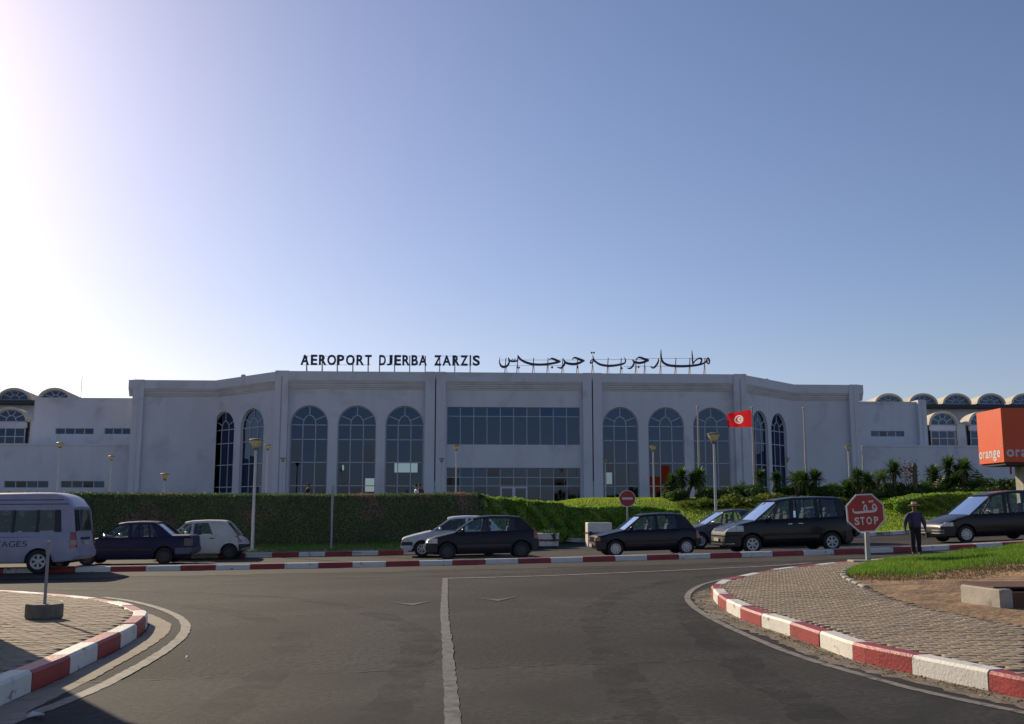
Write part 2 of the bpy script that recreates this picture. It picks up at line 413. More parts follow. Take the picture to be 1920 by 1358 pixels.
# --- left corner island
l_near = [gp(-700, 1620), gp(-160, 1400), gp(0, 1325), gp(62, 1297), gp(125, 1268), gp(172, 1244), gp(217, 1221), gp(247, 1204), gp(268, 1188), gp(277, 1173)]
l_far = [gp(270, 1141.5, .2), gp(250, 1132.5, .2), gp(215, 1124.5, .2), gp(180, 1119.5, .2), gp(130, 1114.5, .2), gp(60, 1109.5, .2), gp(0, 1106, .2), gp(-200, 1100, .2)]
l_path = crom(l_near + l_far + [(-22, 18.5)], 0.12)
l_poly = [tuple(p) for p in l_path] + [(-30, 18), (-30, 0)]
isl_l = sheet('pavement', [tuple(p) for p in offset_path(l_path, 0.13)] + [(-30, 18), (-30, 0)], 0.1, 0.165, M_joint)
kerb(isl_l, l_path, gp(62, 1297), 1, side=1)
# --- the long median kerb across the road
def med_y(x): return 31.4 + 0.1 * x + 0.012 * max(0, x - 9) ** 2
m_path = np.array([(x, med_y(x)) for x in np.arange(-34, 34, 0.25)])
m_back = np.array([(x, med_y(x) + 0.75 + 0.05 * max(0, x - 8)) for x in np.arange(-34, 34, 0.25)])
med = sheet('median', [tuple(p) for p in offset_path(m_path, .12)] + [tuple(p) for p in offset_path(m_back, -.08)[::-1]], 0.1, 0.125, M_paver)
kerb(med, m_path, at(218, 1066, 30.4).to_2d(), 1, h=0.15, side=1)
kerb(med, m_back, m_back[0], 0, h=0.14, side=-1, mats=(M_kgrey,), seg=2.0, wdt=0.16)
# --- left verge behind the far road
v_path = crom([(-34, 36.84), (-20, 38.1), (-10, 39.0), (-5.5, 39.4), (-4.0, 39.9), (-3.3, 41.0), (-3.2, 43.5), (-3.0, 46)], 0.2)
v_poly = [tuple(p) for p in v_path] + [(-3.0, 48), (-40, 48), (-40, 36.5)]
def v_bank(X, Y): return 0.14 + 0.17 * sstep(0.5, 3.0, Y - (39.9 + 0.09 * X))
verge = sheet('verge', v_poly, 0.25, 0.0, M_paver, v_bank)
kerb(verge, v_path, v_path[10], 0, h=0.17, side=1)
# --- right lawn behind the far road
w_path = crom([(1.0, 51.5), (2.4, 50.4), (4.2, 48.6), (6.2, 45.2), (8.8, 43.4), (13, 45.3), (20, 49.6), (30, 52.6), (46, 54)], 0.2)
w_poly = [tuple(p) for p in w_path] + [(46, 70), (1.0, 70)]
lawn_far = sheet('lawn', w_poly, 0.5, 0.14, M_lawn)
kerb(lawn_far, w_path, w_path[0], 0, h=0.17, side=1, mats=(M_white, M_kgrey))

# --- painted lines
strip('centre_line', crom([gp(835, 1086), gp(834, 1110), gp(833, 1150), gp(838, 1200), gp(842, 1260), gp(846, 1310), gp(850, 1358), gp(856, 1440)], 0.15), 0.125, 0.009, M_cline, jitter=0.010)
strip('give_way_line', crom([gp(829, 1085.5), gp(1000, 1081), gp(1200, 1073), gp(1320, 1067.5), gp(1440, 1062), gp(1520, 1056)], 0.2), 0.16, 0.009, M_line, jitter=0.006)
strip('edge_line', crom([gp(1500, 1066), gp(1400, 1079), gp(1330, 1093), gp(1300, 1106), gp(1289, 1120), gp(1297, 1135), gp(1330, 1158), gp(1400, 1192), gp(1500, 1232), gp(1600, 1262), gp(1700, 1290), gp(1810, 1315), gp(1920, 1338), gp(2200, 1395)], 0.15), 0.11, 0.009, M_eline, jitter=0.006)
strip('edge_line', crom([gp(195, 1121), gp(240, 1127), gp(290, 1139), gp(330, 1155), gp(348, 1173), gp(340, 1195), gp(310, 1220), gp(270, 1245), gp(200, 1283), gp(120, 1318), gp(30, 1352), gp(-120, 1410)], 0.12), 0.13, 0.009, M_eline, jitter=0.008)
# worn lane arrows
for cx_, cy_ in ((770, 1131), (930, 1123)):
    a, b, c = gp(cx_ - 44, cy_ - 2), gp(cx_ + 4, cy_ + 5), gp(cx_ + 44, cy_ - 4); d, e = gp(cx_ + 6, cy_ + 1), gp(cx_ - 10, cy_ + 1)
    V = [(*p, gzf(*p) + 0.008) for p in (a, b, c, d, e)]
    tag(obj('worn_arrow_marking', mesh_np('worn_arrow_marking', V, [(0, 1, 4), (1, 3, 4), (1, 2, 3)]), M_faint), kind='structure')
# gutters: a concrete channel by the left kerb, blown sand along the right one
strip('gutter_channel', offset_path(l_path[14:120], -0.17), 0.30, 0.007, nmat('gutter_concrete', (0.30, 0.25, 0.19), 0.9, var=0.15, vscale=3, dark=(0.2, 0.17, 0.13), dscale=3), jitter=0.012)
gp_ = offset_path(r_path[10:150], 0.16)
strip('gutter_sand', gp_, 0.36, 0.007, M_gutter, jitter=0.05)
# darker tyre tracks sweeping through the junction, broken up by wear
M_track = nmat('tyre_polish', (0.018, 0.017, 0.018), 0.75, spec=0.3)
_n = M_track.node_tree.nodes; _l = M_track.node_tree.links
_t = _n.new('ShaderNodeTexNoise'); _t.inputs['Scale'].default_value = 1.1; _t.inputs['Detail'].default_value = 7; _t.inputs['Roughness'].default_value = .7
_g = _n.new('ShaderNodeNewGeometry'); _l.new(_g.outputs['Position'], _t.inputs['Vector'])
_m = _n.new('ShaderNodeMapRange'); _m.inputs[1].default_value = .42; _m.inputs[2].default_value = .72; _m.inputs[4].default_value = .55
_l.new(_t.outputs['Fac'], _m.inputs[0]); _l.new(_m.outputs[0], _n['Principled BSDF'].inputs['Alpha'])
for trk in ([(-1.2, 5), (-1.0, 10), (-1.6, 15), (-4.5, 20), (-11, 23.5), (-22, 25)], [(-2.6, 5), (-2.4, 10), (-3.2, 14.5), (-6.2, 18.8), (-12, 21.5), (-22, 23)], [(1.0, 5), (1.1, 12), (1.6, 18), (4.2, 23.5), (10, 27)], [(2.4, 5), (2.45, 12), (2.9, 17), (4.6, 21.5), (8, 25)],
            [(-24, 26.2), (-8, 27.2), (6, 28.4), (18, 30.2)], [(-24, 24.4), (-8, 25.4), (6, 26.9), (16, 28.8)]):
    strip('tyre_track', crom(trk, 0.25), 0.42, 0.0085, M_track, jitter=0.07)

# ------------------------------------------------------------------ paving blocks (zigzag edged), the nearest ones singly
def tri_wave(t): t = t - math.floor(t); return 4 * abs(t - 0.5) - 1
PL, PW, AMP, GAP = 0.20, 0.10, 0.012, 0.008
def paver_outline(i, j):
    x0 = i * PL + (0.5 * PL if j % 2 else 0)
    xs = [x0 + GAP / 2, x0 + PL * 0.25, x0 + PL * 0.5, x0 + PL * 0.75, x0 + PL - GAP / 2]
    zz = lambda x: AMP * tri_wave(x / (PL))
    lo = [(x, j * PW + GAP / 2 + zz(x)) for x in xs]; hi = [(x, (j + 1) * PW - GAP / 2 + zz(x)) for x in xs]
    return lo + hi[::-1]
def paver_mesh(par):
    o = np.array(paver_outline(0, par)); c = np.array([PL / 2 + (PL / 2 if par else 0), PW * (par + 0.5)]); o = o - c
    ins = o * np.array([0.965, 0.93]); n = len(o)
    V = [(x, y, -0.03) for x, y in o] + [(x, y, 0.004) for x, y in o] + [(x, y, 0.008) for x, y in ins]
    fs = []
    for k in range(2): fs += [(k * n + i, k * n + (i + 1) % n, k * n + n + (i + 1) % n, k * n + n + i) for i in range(n)]
    b = 2 * n
    top = [(b + 0, b + 1, b + 8, b + 9), (b + 1, b + 2, b + 7, b + 8), (b + 2, b + 3, b + 6, b + 7), (b + 3, b + 4, b + 5, b + 6)]
    return np.array(V), np.array(fs + top)
PAV = [paver_mesh(0), paver_mesh(1)]
def pave(parent, poly, ang, bounds, excl=None):
    ca, sa = math.cos(ang), math.sin(ang)
    pmes = []
    for V, Fq in PAV:
        me = mesh_np('paving_block', V, Fq); me.materials.append(M_paver); pmes.append(me)
    cells = []
    for j in range(-400, 400):
        for i in range(-200, 200):
            lx = (i + (1.0 if j % 2 else 0.5)) * PL; ly = (j + 0.5) * PW
            X, Y = ca * lx - sa * ly, sa * lx + ca * ly
            if bounds[0] < X < bounds[1] and bounds[2] < Y < bounds[3]: cells.append((X, Y, j % 2))
    C = np.array(cells); inner = inpoly(C[:, 0], C[:, 1], poly)
    if excl is not None: inner &= ~inpoly(C[:, 0], C[:, 1], excl)
    C = C[inner]; Z = gz(C[:, 0], C[:, 1])
    pxy = [proj(x, y, z + .19) for (x, y, _), z in zip(C, Z)]
    vis = np.array([(-10 < a < 1930) and (b < 1368) for a, b in pxy])
    C, Z = C[vis], Z[vis]
    order = np.argsort(np.hypot(C[:, 0], C[:, 1])); C, Z = C[order], Z[order]
    for (x, y, par), z in zip(C[:300], Z[:300]):
        o = bpy.data.objects.new('paving_block', pmes[int(par)]); link(o, parent)
        o.location = (x, y, z + 0.178 + random.uniform(-.003, .003)); o.rotation_euler = (random.uniform(-.012, .012), random.uniform(-.012, .012), ang + random.uniform(-.01, .01))
    Vs, Fs, b = [], [], 0
    for (x, y, par), z in zip(C[300:], Z[300:]):
        V, Fq = PAV[int(par)]
        W = np.stack([x + ca * V[:, 0] - sa * V[:, 1], y + sa * V[:, 0] + ca * V[:, 1], z + 0.178 + random.uniform(-.003, .003) + V[:, 2]], 1)
        Vs.append(W); Fs.append(Fq + b); b += len(V)
    o = obj('paving_blocks', mesh_np('paving_blocks', np.concatenate(Vs), np.concatenate(Fs)), M_paver, parent); o['kind'] = 'stuff'
# planted corner of the right island: grass mound with bare sand towards us
soil = [gp(1950, 1180, .2), gp(1850, 1160, .2), gp(1760, 1143, .2), gp(1690, 1126, .2), gp(1640, 1107, .2), gp(1605, 1092, .2), gp(1583, 1080, .2), gp(1585, 1070, .2), gp(1610, 1060, .2), gp(1650, 1050, .2), gp(1700, 1042, .22)]
soil_path = crom(soil, 0.2)
soil_poly = [tuple(p) for p in soil_path] + [(13.2, 27.2), (20, 28.6), (34, 30), (34, 14)]
def inset_poly(path, d):
    q = offset_path(path, d); return [tuple(p) for p in q]
pave(isl_r, inset_poly(r_path, -0.22) + [(40, 31), (40, 4)], R(4), (2.5, 17, 6, 30), soil_poly)
pave(isl_l, inset_poly(l_path, 0.22) + [(-30, 18), (-30, 0)], R(-8), (-14, -2.5, 6, 20))
def edge_dist(X, Y, path):
    X = np.asarray(X); Y = np.asarray(Y); d = np.full(X.shape, 99.0)
    for p in path[::2]: d = np.minimum(d, np.hypot(X - p[0], Y - p[1]))
    return d
def mound(X, Y):
    d = edge_dist(X, Y, soil_path)
    return 0.20 * sstep(0.1, 4.0, d) + 0.03 * np.sin(3 * X + 1) * np.sin(2.3 * Y) * sstep(0.2, 1.0, d)
soil_ob = sheet('soil_bed', soil_poly, 0.12, 0.175, M_sand, mound)
def grass_line(X):      # front limit of the living grass, world Y
    return np.interp(X, [5.5, 6.6, 8.0, 10.5, 13.5, 20], [22.4, 20.2, 19.7, 19.8, 20.2, 20.6])
# ------------------------------------------------------------------ grass blades
def blades(name, pts, hgt, wid, mat, lean=0.5, parent=None, label=None):
    n = len(pts); P = np.asarray(pts); a = rng.uniform(0, 2 * np.pi, n); h = hgt * rng.uniform(0.6, 1.3, n); w = wid * rng.uniform(.7, 1.3, n)
    dx, dy = np.cos(a), np.sin(a); la = rng.uniform(0, 2 * np.pi, n); ll = h * lean * rng.uniform(0, 1, n)
    V = np.empty((n, 3, 3)); V[:, 0] = P - np.stack([dx * w / 2, dy * w / 2, 0 * w], 1); V[:, 1] = P + np.stack([dx * w / 2, dy * w / 2, 0 * w], 1)
    V[:, 2] = P + np.stack([np.cos(la) * ll, np.sin(la) * ll, h], 1)
    o = obj(name, mesh_np(name, V.reshape(-1, 3), np.arange(3 * n).reshape(-1, 3)), mat, parent)
    return tag(o, label, 'grass' if label else None, None, 'stuff')
M_grass = leafmat('grass_blade', (0.11, 0.24, 0.018), (0.18, 0.30, 0.03), 0.5, 0.9)
M_dry = leafmat('dry_grass', (0.17, 0.10, 0.035), (0.10, 0.10, 0.03), 0.3, 1.5)
N = 130000
X = rng.uniform(5.4, 17.5, N); Y = rng.uniform(18.6, 28.5, N)
ok = inpoly(X, Y, soil_poly); gl_ = grass_line(X) + 0.45 * np.sin(X * 2.1) * 0.5 + rng.normal(0, 0.25, N)
live = ok & (Y > gl_ + 0.55); dry = ok & (Y > gl_ - 0.9) & (Y < gl_ + 1.3) & (rng.uniform(0, 1, N) < 0.6)
Zg = gz(X, Y) + 0.17 + mound(X, Y)
blades('grass', np.stack([X, Y, Zg], 1)[live], 0.085, 0.014, M_grass, 0.6, None, 'bright green lawn grass on the corner mound by the stop sign')
blades('dry_grass', np.stack([X, Y, Zg], 1)[dry], 0.04, 0.016, M_dry, 1.2, None, 'brown dried grass fringe between the green mound and bare sand')
N = 26000
X = rng.uniform(-30, -3.4, N); Y = rng.uniform(39.3, 43.2, N); e = Y - (39.9 + .09 * X)
ok = (e > 1.0 + 0.15 * np.sin(X * 3)) & (rng.uniform(0, 1, N) < 0.9) & inpoly(X, Y, v_poly)
blades('verge_grass', np.stack([X, Y, gz(X, Y) + v_bank(X, Y)], 1)[ok], 0.09, 0.03, M_grass, 0.6, None, 'yellow green strip of grass at the foot of the long hedge')
N = 120000
X = rng.uniform(1, 34, N); Y = 43.6 + 20 * rng.uniform(0, 1, N) ** 1.2; ok = inpoly(X, Y, [tuple(p) for p in offset_path(w_path, 0.3)] + [(46, 70), (1.2, 70)])
M_lawnb = leafmat('lawn_blade', (0.25, 0.38, 0.02), (0.34, 0.44, 0.035), 0.55, 0.35)
blades('lawn_grass', np.stack([X, Y, gz(X, Y) + 0.13], 1)[ok], 0.09, 0.05, M_lawnb, 0.5, None, 'sunlit green lawn sloping up to the terminal forecourt')
# stones edging the soil bed, dry leaves in the gutter
for k, q in enumerate(soil_path[30:52:3]):
    t = soil_path[min(30 + 3 * k + 2, len(soil_path) - 1)] - q; a = math.atan2(t[1], t[0])
    M_ = Matrix.Translation((q[0], q[1], gzf(*q) + 0.165)) @ Matrix.Rotation(a, 4, 'Z')
    MB().cbox((0, 0, 0), (0.5, 0.12, 0.11), 0.02, M_).build('edging_stone', M_conc, soil_ob)
lv = []
for k in range(900):
    q = gp_[int(min(len(gp_) - 1, abs(random.gauss(0, 1)) * 60))] if random.random() < .7 else random.choice(list(gp_))
    q = q + np.array([random.gauss(0.02, 0.07), random.gauss(0, 0.1)])
    lv.append((q[0], q[1], gzf(*q) + 0.014))
blades('dry_leaf_litter', lv, 0.012, 0.03, M_dry, 2.0, None, 'dry brown leaves blown along the right red and white kerb')

# ------------------------------------------------------------------ terminal building
TH = R(3.2); BO = Vector((0.15, 96.0, 0.0))
BX = Vector((math.cos(TH), math.sin(TH), 0)); BY = Vector((-math.sin(TH), math.cos(TH), 0))
def bl(px, py, ly=0.0):
    """photo pixel -> (x, z) on the building plane ly metres behind the front"""
    d = ray(px, py); c = Vector((0, 0, CAMZ)); t = ((BO + BY * ly - c).dot(BY)) / d.dot(BY); p = c + d * t
    return (p - BO).dot(BX), p.z
Z0 = 1.4; ZT = 0.5 * (bl(665, 698.5)[1] + bl(1250, 701.5)[1])
FW, BD = 21.8, 7.45            # half width of the front, depth of the splayed bays, width of the wings
AX = 7.7
XL, XR = bl(248, 850, BD)[0], bl(1611, 850, BD)[0]      # outer ends of the two wings
def lev(y): return 0.5 * (bl(668, y)[1] + bl(1250, y + 0.6)[1])
ZA, ZS, Z1, Z2, Z3 = lev(762), lev(798), lev(825), lev(867.5), lev(911)
term = empty('airport_terminal', BO, TH, 'long white airport terminal with arched windows and rooftop name letters', 'terminal')
def frame2(p, q):
    """matrix of a wall frame: u from p to q, v up, w outwards (to the viewer)"""
    p, q = Vector((*p, 0)), Vector((*q, 0)); u = (q - p).normalized(); w = Vector((u.y, -u.x, 0))
    return Matrix(((u.x, 0, w.x, p.x), (u.y, 0, w.y, p.y), (0, 1, 0, 0), (0, 0, 0, 1))), (q - p).length
def arch_top(cx, hw, zs, za):
    return lambda u: zs + (za - zs) * math.sqrt(max(0, 1 - ((u - cx) / hw) ** 2))
def wall_panel(name, parent, Mx, L, z0, z1, ops, mat, depth=0.4, back=True):
    """ops: (u0, u1, zbottom, topfunction or z, n) openings with reveals"""
    mb = MB(); cuts = [0, L]
    for u0, u1, zb, tf, n in ops: cuts += list(u0 + (u1 - u0) * (1 - np.cos(np.linspace(0, np.pi, n + 1))) / 2) if n > 1 else [u0, u1]
    cuts = sorted(set(round(c, 5) for c in cuts))
    T = lambda u, v, w: tuple(Mx @ Vector((u, v, w)))
    quad = lambda a, b, c, d: mb.add([T(*a), T(*b), T(*c), T(*d)], [(0, 1, 2, 3)])
    for a, b in zip(cuts[:-1], cuts[1:]):
        m = (a + b) / 2; op = [o for o in ops if o[0] < m < o[1]]
        if not op: quad((a, z0, 0), (b, z0, 0), (b, z1, 0), (a, z1, 0)); continue
        op = sorted(op, key=lambda o: o[2]); za = zb_ = z0
        for u0, u1, zb, tf, n in op:
            if zb > za + 1e-3: quad((a, za, 0), (b, zb_, 0), (b, zb, 0), (a, zb, 0)); quad((a, zb, 0), (b, zb, 0), (b, zb, -depth), (a, zb, -depth))
            f = tf if callable(tf) else (lambda u, t=tf: t)
            za, zb_ = f(a), f(b); quad((a, za, 0), (b, zb_, 0), (b, zb_, -depth), (a, za, -depth))
        quad((a, za, 0), (b, zb_, 0), (b, z1, 0), (a, z1, 0))
    for u0, u1, zb, tf, n in ops:
        f = tf if callable(tf) else (lambda u, t=tf: t)
        for u in (u0, u1): quad((u, zb, 0), (u, zb, -depth), (u, f(u), -depth), (u, f(u), 0))
    return mb.build(name, mat, parent, recalc=False)
def window_arch(parent, Mx, cx, hw, zs, za, rows, z0, inset=0.28, lunette=False):
    """arched window: frame part with its panes as sub-parts"""
    T = lambda u, v, w: tuple(Mx @ Vector((u, v, w))); mb = MB(); b = 0.042; w0, w1 = -inset - 0.05, -inset + 0.04
    def bar(p, q, hb=b):
        p, q = np.array(p), np.array(q); t = (q - p) / np.linalg.norm(q - p); n = np.array([-t[1], t[0]]) * hb
        mb.prism([tuple(p - n), tuple(q - n), tuple(q + n), tuple(p + n)], w0, w1, T)
    ah = za - zs; E = lambda f, a: (cx + hw * f * math.cos(a), zs + ah * f * math.sin(a))
    A = [math.pi * k / 24 for k in range(25)]
    for k in range(24): bar(E(0.985, A[k]), E(0.985, A[k + 1]), 0.07)
    fi = 0.34
    Ei = lambda f, a: (cx + hw * 1 / 3 * f * math.cos(a), zs + ah * 0.50 * f * math.sin(a))
    for k in range(0, 24, 2): bar(Ei(1, A[k]), Ei(1, A[k + 2]))
    spokes = (30, 90, 150) if not lunette else (36, 72, 108, 144)
    for d in spokes: bar(Ei(1, R(d)), E(0.985, R(d)))
    if rows:
        for s in (-1, 1): bar((cx + s * hw * 0.98, z0), (cx + s * hw * 0.98, zs), 0.06); bar((cx + s * hw / 3, z0), (cx + s * hw / 3, zs))
    bar((cx - hw, zs), (cx + hw, zs))
    for z in rows[1:]: bar((cx - hw, z), (cx + hw, z))
    win = mb.build('window', M_frame, parent, recalc=False)
    def pane(poly):
        ta, tb = random.gauss(0, .006), random.gauss(0, .006); uc, vc = poly[0]
        MB().add([T(u, v, -inset + ta * (u - uc) + tb * (v - vc)) for u, v in poly], [tuple(range(len(poly)))]).build('pane', M_glass, win, recalc=False)
    lim = [0] + list(spokes) + [180]
    for a, c in zip(lim[:-1], lim[1:]):
        aa = [R(a + (c - a) * k / 6) for k in range(7)]
        pane([E(1.0, t) for t in aa] + [Ei(1, t) for t in aa[::-1]])
    pane([Ei(1, t) for t in A])
    zz = list(rows) + [z0] if rows else []
    for hi, lo in zip(zz[:-1], zz[1:]):
        for k in range(3):
            u0 = cx - hw + 2 * hw * k / 3; u1 = u0 + 2 * hw / 3; pane([(u0, lo), (u1, lo), (u1, hi), (u0, hi)])
    return win
def window_grid(parent, Mx, u0, u1, zs, ncol, inset=0.25, doors=None, fw=0.035):
    T = lambda u, v, w: tuple(Mx @ Vector((u, v, w))); mb = MB(); w0, w1 = -inset - 0.04, -inset + 0.04
    us = np.linspace(u0, u1, ncol + 1)
    for u in us: mb.prism([(u - fw, zs[0]), (u + fw, zs[0]), (u + fw, zs[-1]), (u - fw, zs[-1])], w0, w1, T)
    for z in zs: mb.prism([(u0, z - fw), (u1, z - fw), (u1, z + fw), (u0, z + fw)], w0 + .005, w1 - .005, T)
    win = mb.build('window', M_frame, parent, recalc=False)
    for a, b in zip(us[:-1], us[1:]):
        for c, d in zip(zs[:-1], zs[1:]):
            ta, tb = random.gauss(0, .01), random.gauss(0, .01)
            MB().add([T(a, c, -inset), T(b, c, -inset + ta), T(b, d, -inset + ta + tb), T(a, d, -inset + tb)], [(0, 1, 2, 3)]).build('pane', M_glass, win, recalc=False)
    return win
# front wall
Mf, Lf = frame2((-FW, 0), (FW, 0))
arch_px = [(542, 614), (631.5, 704.5), (721.5, 794), (1130, 1198), (1216, 1284), (1301, 1370)]
ops = []; arcs = []
for a, b in arch_px:
    xa, xb = bl(a, 850)[0] + FW, bl(b, 850)[0] + FW; c, hw = (xa + xb) / 2, (xb - xa) / 2
    arcs.append((c, hw)); ops.append((c - hw, c + hw, Z0, arch_top(c, hw, ZS, ZA), 22))
mu0, mu1 = bl(838, 800)[0] + FW, bl(1087.5, 800)[0] + FW
zu = [lev(y) for y in (834, 780.5, 763.5)]; zlw = [Z0, lev(911), lev(895), lev(877)]
ops += [(mu0, mu1, Z0, zlw[-1], 1), (mu0, mu1, zu[0], zu[-1], 1)]
wall_panel('front_wall', term, Mf, Lf, Z0, ZT - 0.1, ops, M_wall)
for c, hw in arcs: window_arch(term, Mf, c, hw, ZS, ZA, [ZS, Z1, Z2, Z3], Z0)
window_grid(term, Mf, mu0, mu1, zu, 10); window_grid(term, Mf, mu0, mu1, zlw, 10)
# entrance doors
dx0, dx1 = bl(938, 930)[0], bl(989, 930)[0]
for k in range(2):
    a = dx0 + (dx1 - dx0) * k / 2; b = dx0 + (dx1 - dx0) * (k + 1) / 2; mb = MB()
    for u in (a + .07, b - .07): mb.box(u - .07, u + .07, 0.10, 0.20, Z0, lev(914))
    mb.box(a, b, 0.105, 0.195, lev(914) - .07, lev(914) + .07)
    d = mb.build('door', M_wall2, term)
    MB().box(b - .18 if k == 0 else a + .14, b - .14 if k == 0 else a + .18, 0.04, 0.10, 2.4, 2.9).build('door_handle', M_steel, d)
# splayed bays and wings
for s in (-1, 1):
    if s < 0: Ms, Ls = frame2((-FW - AX, BD), (-FW, 0)); cs = [(0.27, 0), (0.66, 0)]
    else: Ms, Ls = frame2((FW, 0), (FW + AX, BD))
    Mi = Ms.inverted(); Wi = (Matrix.Translation(BO) @ Matrix.Rotation(TH, 4, 'Z')).inverted()
    def u_at(px):       # where the column px meets this wall
        a_, d_ = Mi @ (Wi @ Vector((0, 0, CAMZ))), Mi.to_3x3() @ (Wi.to_3x3() @ ray(px, 850)); return (a_ + d_ * (-a_.z / d_.z)).x
    pr = ((397, 437), (449, 493)) if s < 0 else ((1412, 1441), (1447, 1477))
    cen = [(u_at(a_) + u_at(b_)) / 2 for a_, b_ in pr]; hw = sum((u_at(b_) - u_at(a_)) / 4 for a_, b_ in pr)
    wall_panel('splayed_wall', term, Ms, Ls, Z0, ZT - 0.1, [(c - hw, c + hw, Z0, arch_top(c, hw, ZS, ZA), 22) for c in cen], M_wall)
    for c in cen: window_arch(term, Ms, c, hw, ZS, ZA, [ZS, Z1, Z2, Z3], Z0)
    xe = XL if s < 0 else XR
    x0, x1 = sorted((s * (FW + AX), xe))
    Mw, Lw = frame2((x0, BD), (x1, BD))
    wall_panel('wing_wall', term, Mw, Lw, Z0, ZT - 0.1, [], M_wall)
    Me, Le = frame2((xe, BD + 14), (xe, BD)) if s < 0 else frame2((xe, BD), (xe, BD + 14))
    wall_panel('end_wall', term, Me, Le, Z0, ZT - 0.1, [], M_wall)
    # end pilaster
    MB().box(min(xe - s * .95, xe + s * .12), max(xe - s * .95, xe + s * .12), BD - .5, BD + .5, Z0, ZT + .03).build('pilaster', M_wall, term)
    MB().box(xe - s * .45 - .03, xe - s * .45 + .03, BD - .53, BD - .5, Z0, ZT - .2).build('downpipe', M_trim, term)
    # corner pilaster between front and splay
    MB().box(s * FW - .62, s * FW + .62, -0.5, 0.55, Z0, ZT + .03).build('pilaster', M_wall, term)
    MB().box(s * FW - .04, s * FW + .04, -0.54, -0.5, Z0, ZT - .5).build('downpipe', M_steel, term)
for a, b in ((797, 835.5), (1092.5, 1128)):
    xa, xb = bl(a, 800)[0], bl(b, 800)[0]; xm = (xa + xb) / 2
    MB().box(xa, xm - .06, -0.45, 0.1, Z0, ZT + .03).build('pilaster', M_wall, term)
    MB().box(xm + .06, xb, -0.45, 0.1, Z0, ZT + .03).build('pilaster', M_wall, term)
    MB().box(xm - .06, xm + .06, -0.3, 0.1, Z0, ZT - .0).build('pilaster_joint', M_trim, term)
    MB().box(xm - .035, xm + .035, -0.44, -0.36, Z0 + 3, ZT - .6).build('downpipe', M_dark, term)
# parapet with stepped cornice, swept along the whole front
path = [(XL - .6, BD), (-FW - AX, BD), (-FW, 0), (FW, 0), (FW + AX, BD), (XR + .6, BD)]
def sweep(name, prof, mat, path=path):
    Pp = [Vector((*p, 0)) for p in path]; rings = []
    for i, p in enumerate(Pp):
        d0 = (p - Pp[i - 1]).normalized() if i else (Pp[1] - p).normalized()
        d1 = (Pp[i + 1] - p).normalized() if i < len(Pp) - 1 else d0
        n0, n1 = Vector((d0.y, -d0.x, 0)), Vector((d1.y, -d1.x, 0)); n = (n0 + n1).normalized(); k = 1 / max(0.3, n.dot(n0))
        rings.append([tuple(p + n * (o * k) + Vector((0, 0, z))) for o, z in prof])
    return MB().loft(rings).build(name, mat, term)
sweep('parapet', [(-.35, ZT - 1.0), (.42, ZT - .88), (.42, ZT), (-.35, ZT)], M_wall)
sweep('cornice', [(-.2, ZT - 1.62), (.08, ZT - 1.62), (.08, ZT - 1.50), (.16, ZT - 1.46), (.16, ZT - 1.34), (.22, ZT - 1.30), (.22, ZT - 1.14), (.31, ZT - 1.10), (.31, ZT - 1.0), (.36, ZT - .98), (.36, ZT - .885), (-.2, ZT - .885)], M_trim)
# roof, floor and the dim hall behind the glass
mb = MB(); mb.prism([(XL + .2, BD + .3), (-FW - AX, BD + .3), (-FW, .4), (FW, .4), (FW + AX, BD + .3), (XR - .2, BD + .3), (XR - .2, BD + 13.8), (XL + .2, BD + 13.8)], ZT - .7, ZT - .4, lambda a, b, d: (a, b, d)).build('roof', M_wall2, term)
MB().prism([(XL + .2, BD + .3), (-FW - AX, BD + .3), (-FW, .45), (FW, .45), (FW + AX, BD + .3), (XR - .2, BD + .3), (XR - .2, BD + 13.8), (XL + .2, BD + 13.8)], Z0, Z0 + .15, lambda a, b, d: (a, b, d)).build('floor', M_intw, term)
Mb, Lb = frame2((XL, BD + 14), (XR, BD + 14)); off = -XL
bo = []
for a, b, c, d in ((737, 783, 886, 864), (684, 704, 922, 897), (1137, 1148, 908, 886), (641, 645, 882, 872)):
    xa, za = bl(a, c, BD + 14); xb, zb = bl(b, d, BD + 14); bo.append((xa + off, xb + off, za, zb, 1))
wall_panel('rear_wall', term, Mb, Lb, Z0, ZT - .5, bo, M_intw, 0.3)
for x in np.linspace(-18, 18, 7): MB().lathe([(.35, Z0 + .1), (.35, ZT - .7)], 12, (x, 8.0, 0)).build('column', M_intw, term, 40)
MB().box(-FW + .5, FW - .5, 6, 14, lev(856), lev(852)).build('gallery_floor', M_intw, term)
for px, py in ((448, 703), (1449, 711)):
    x, z = bl(px, py, 3.5); MB().lathe([(.14, ZT - .6), (.14, z + .0), (.24, z + .05), (.24, z + .25), (.1, z + .32)], 12, (x, 3.6 + (0 if abs(x) < FW else 2), 0)).build('roof_vent', M_steel, term, 40)

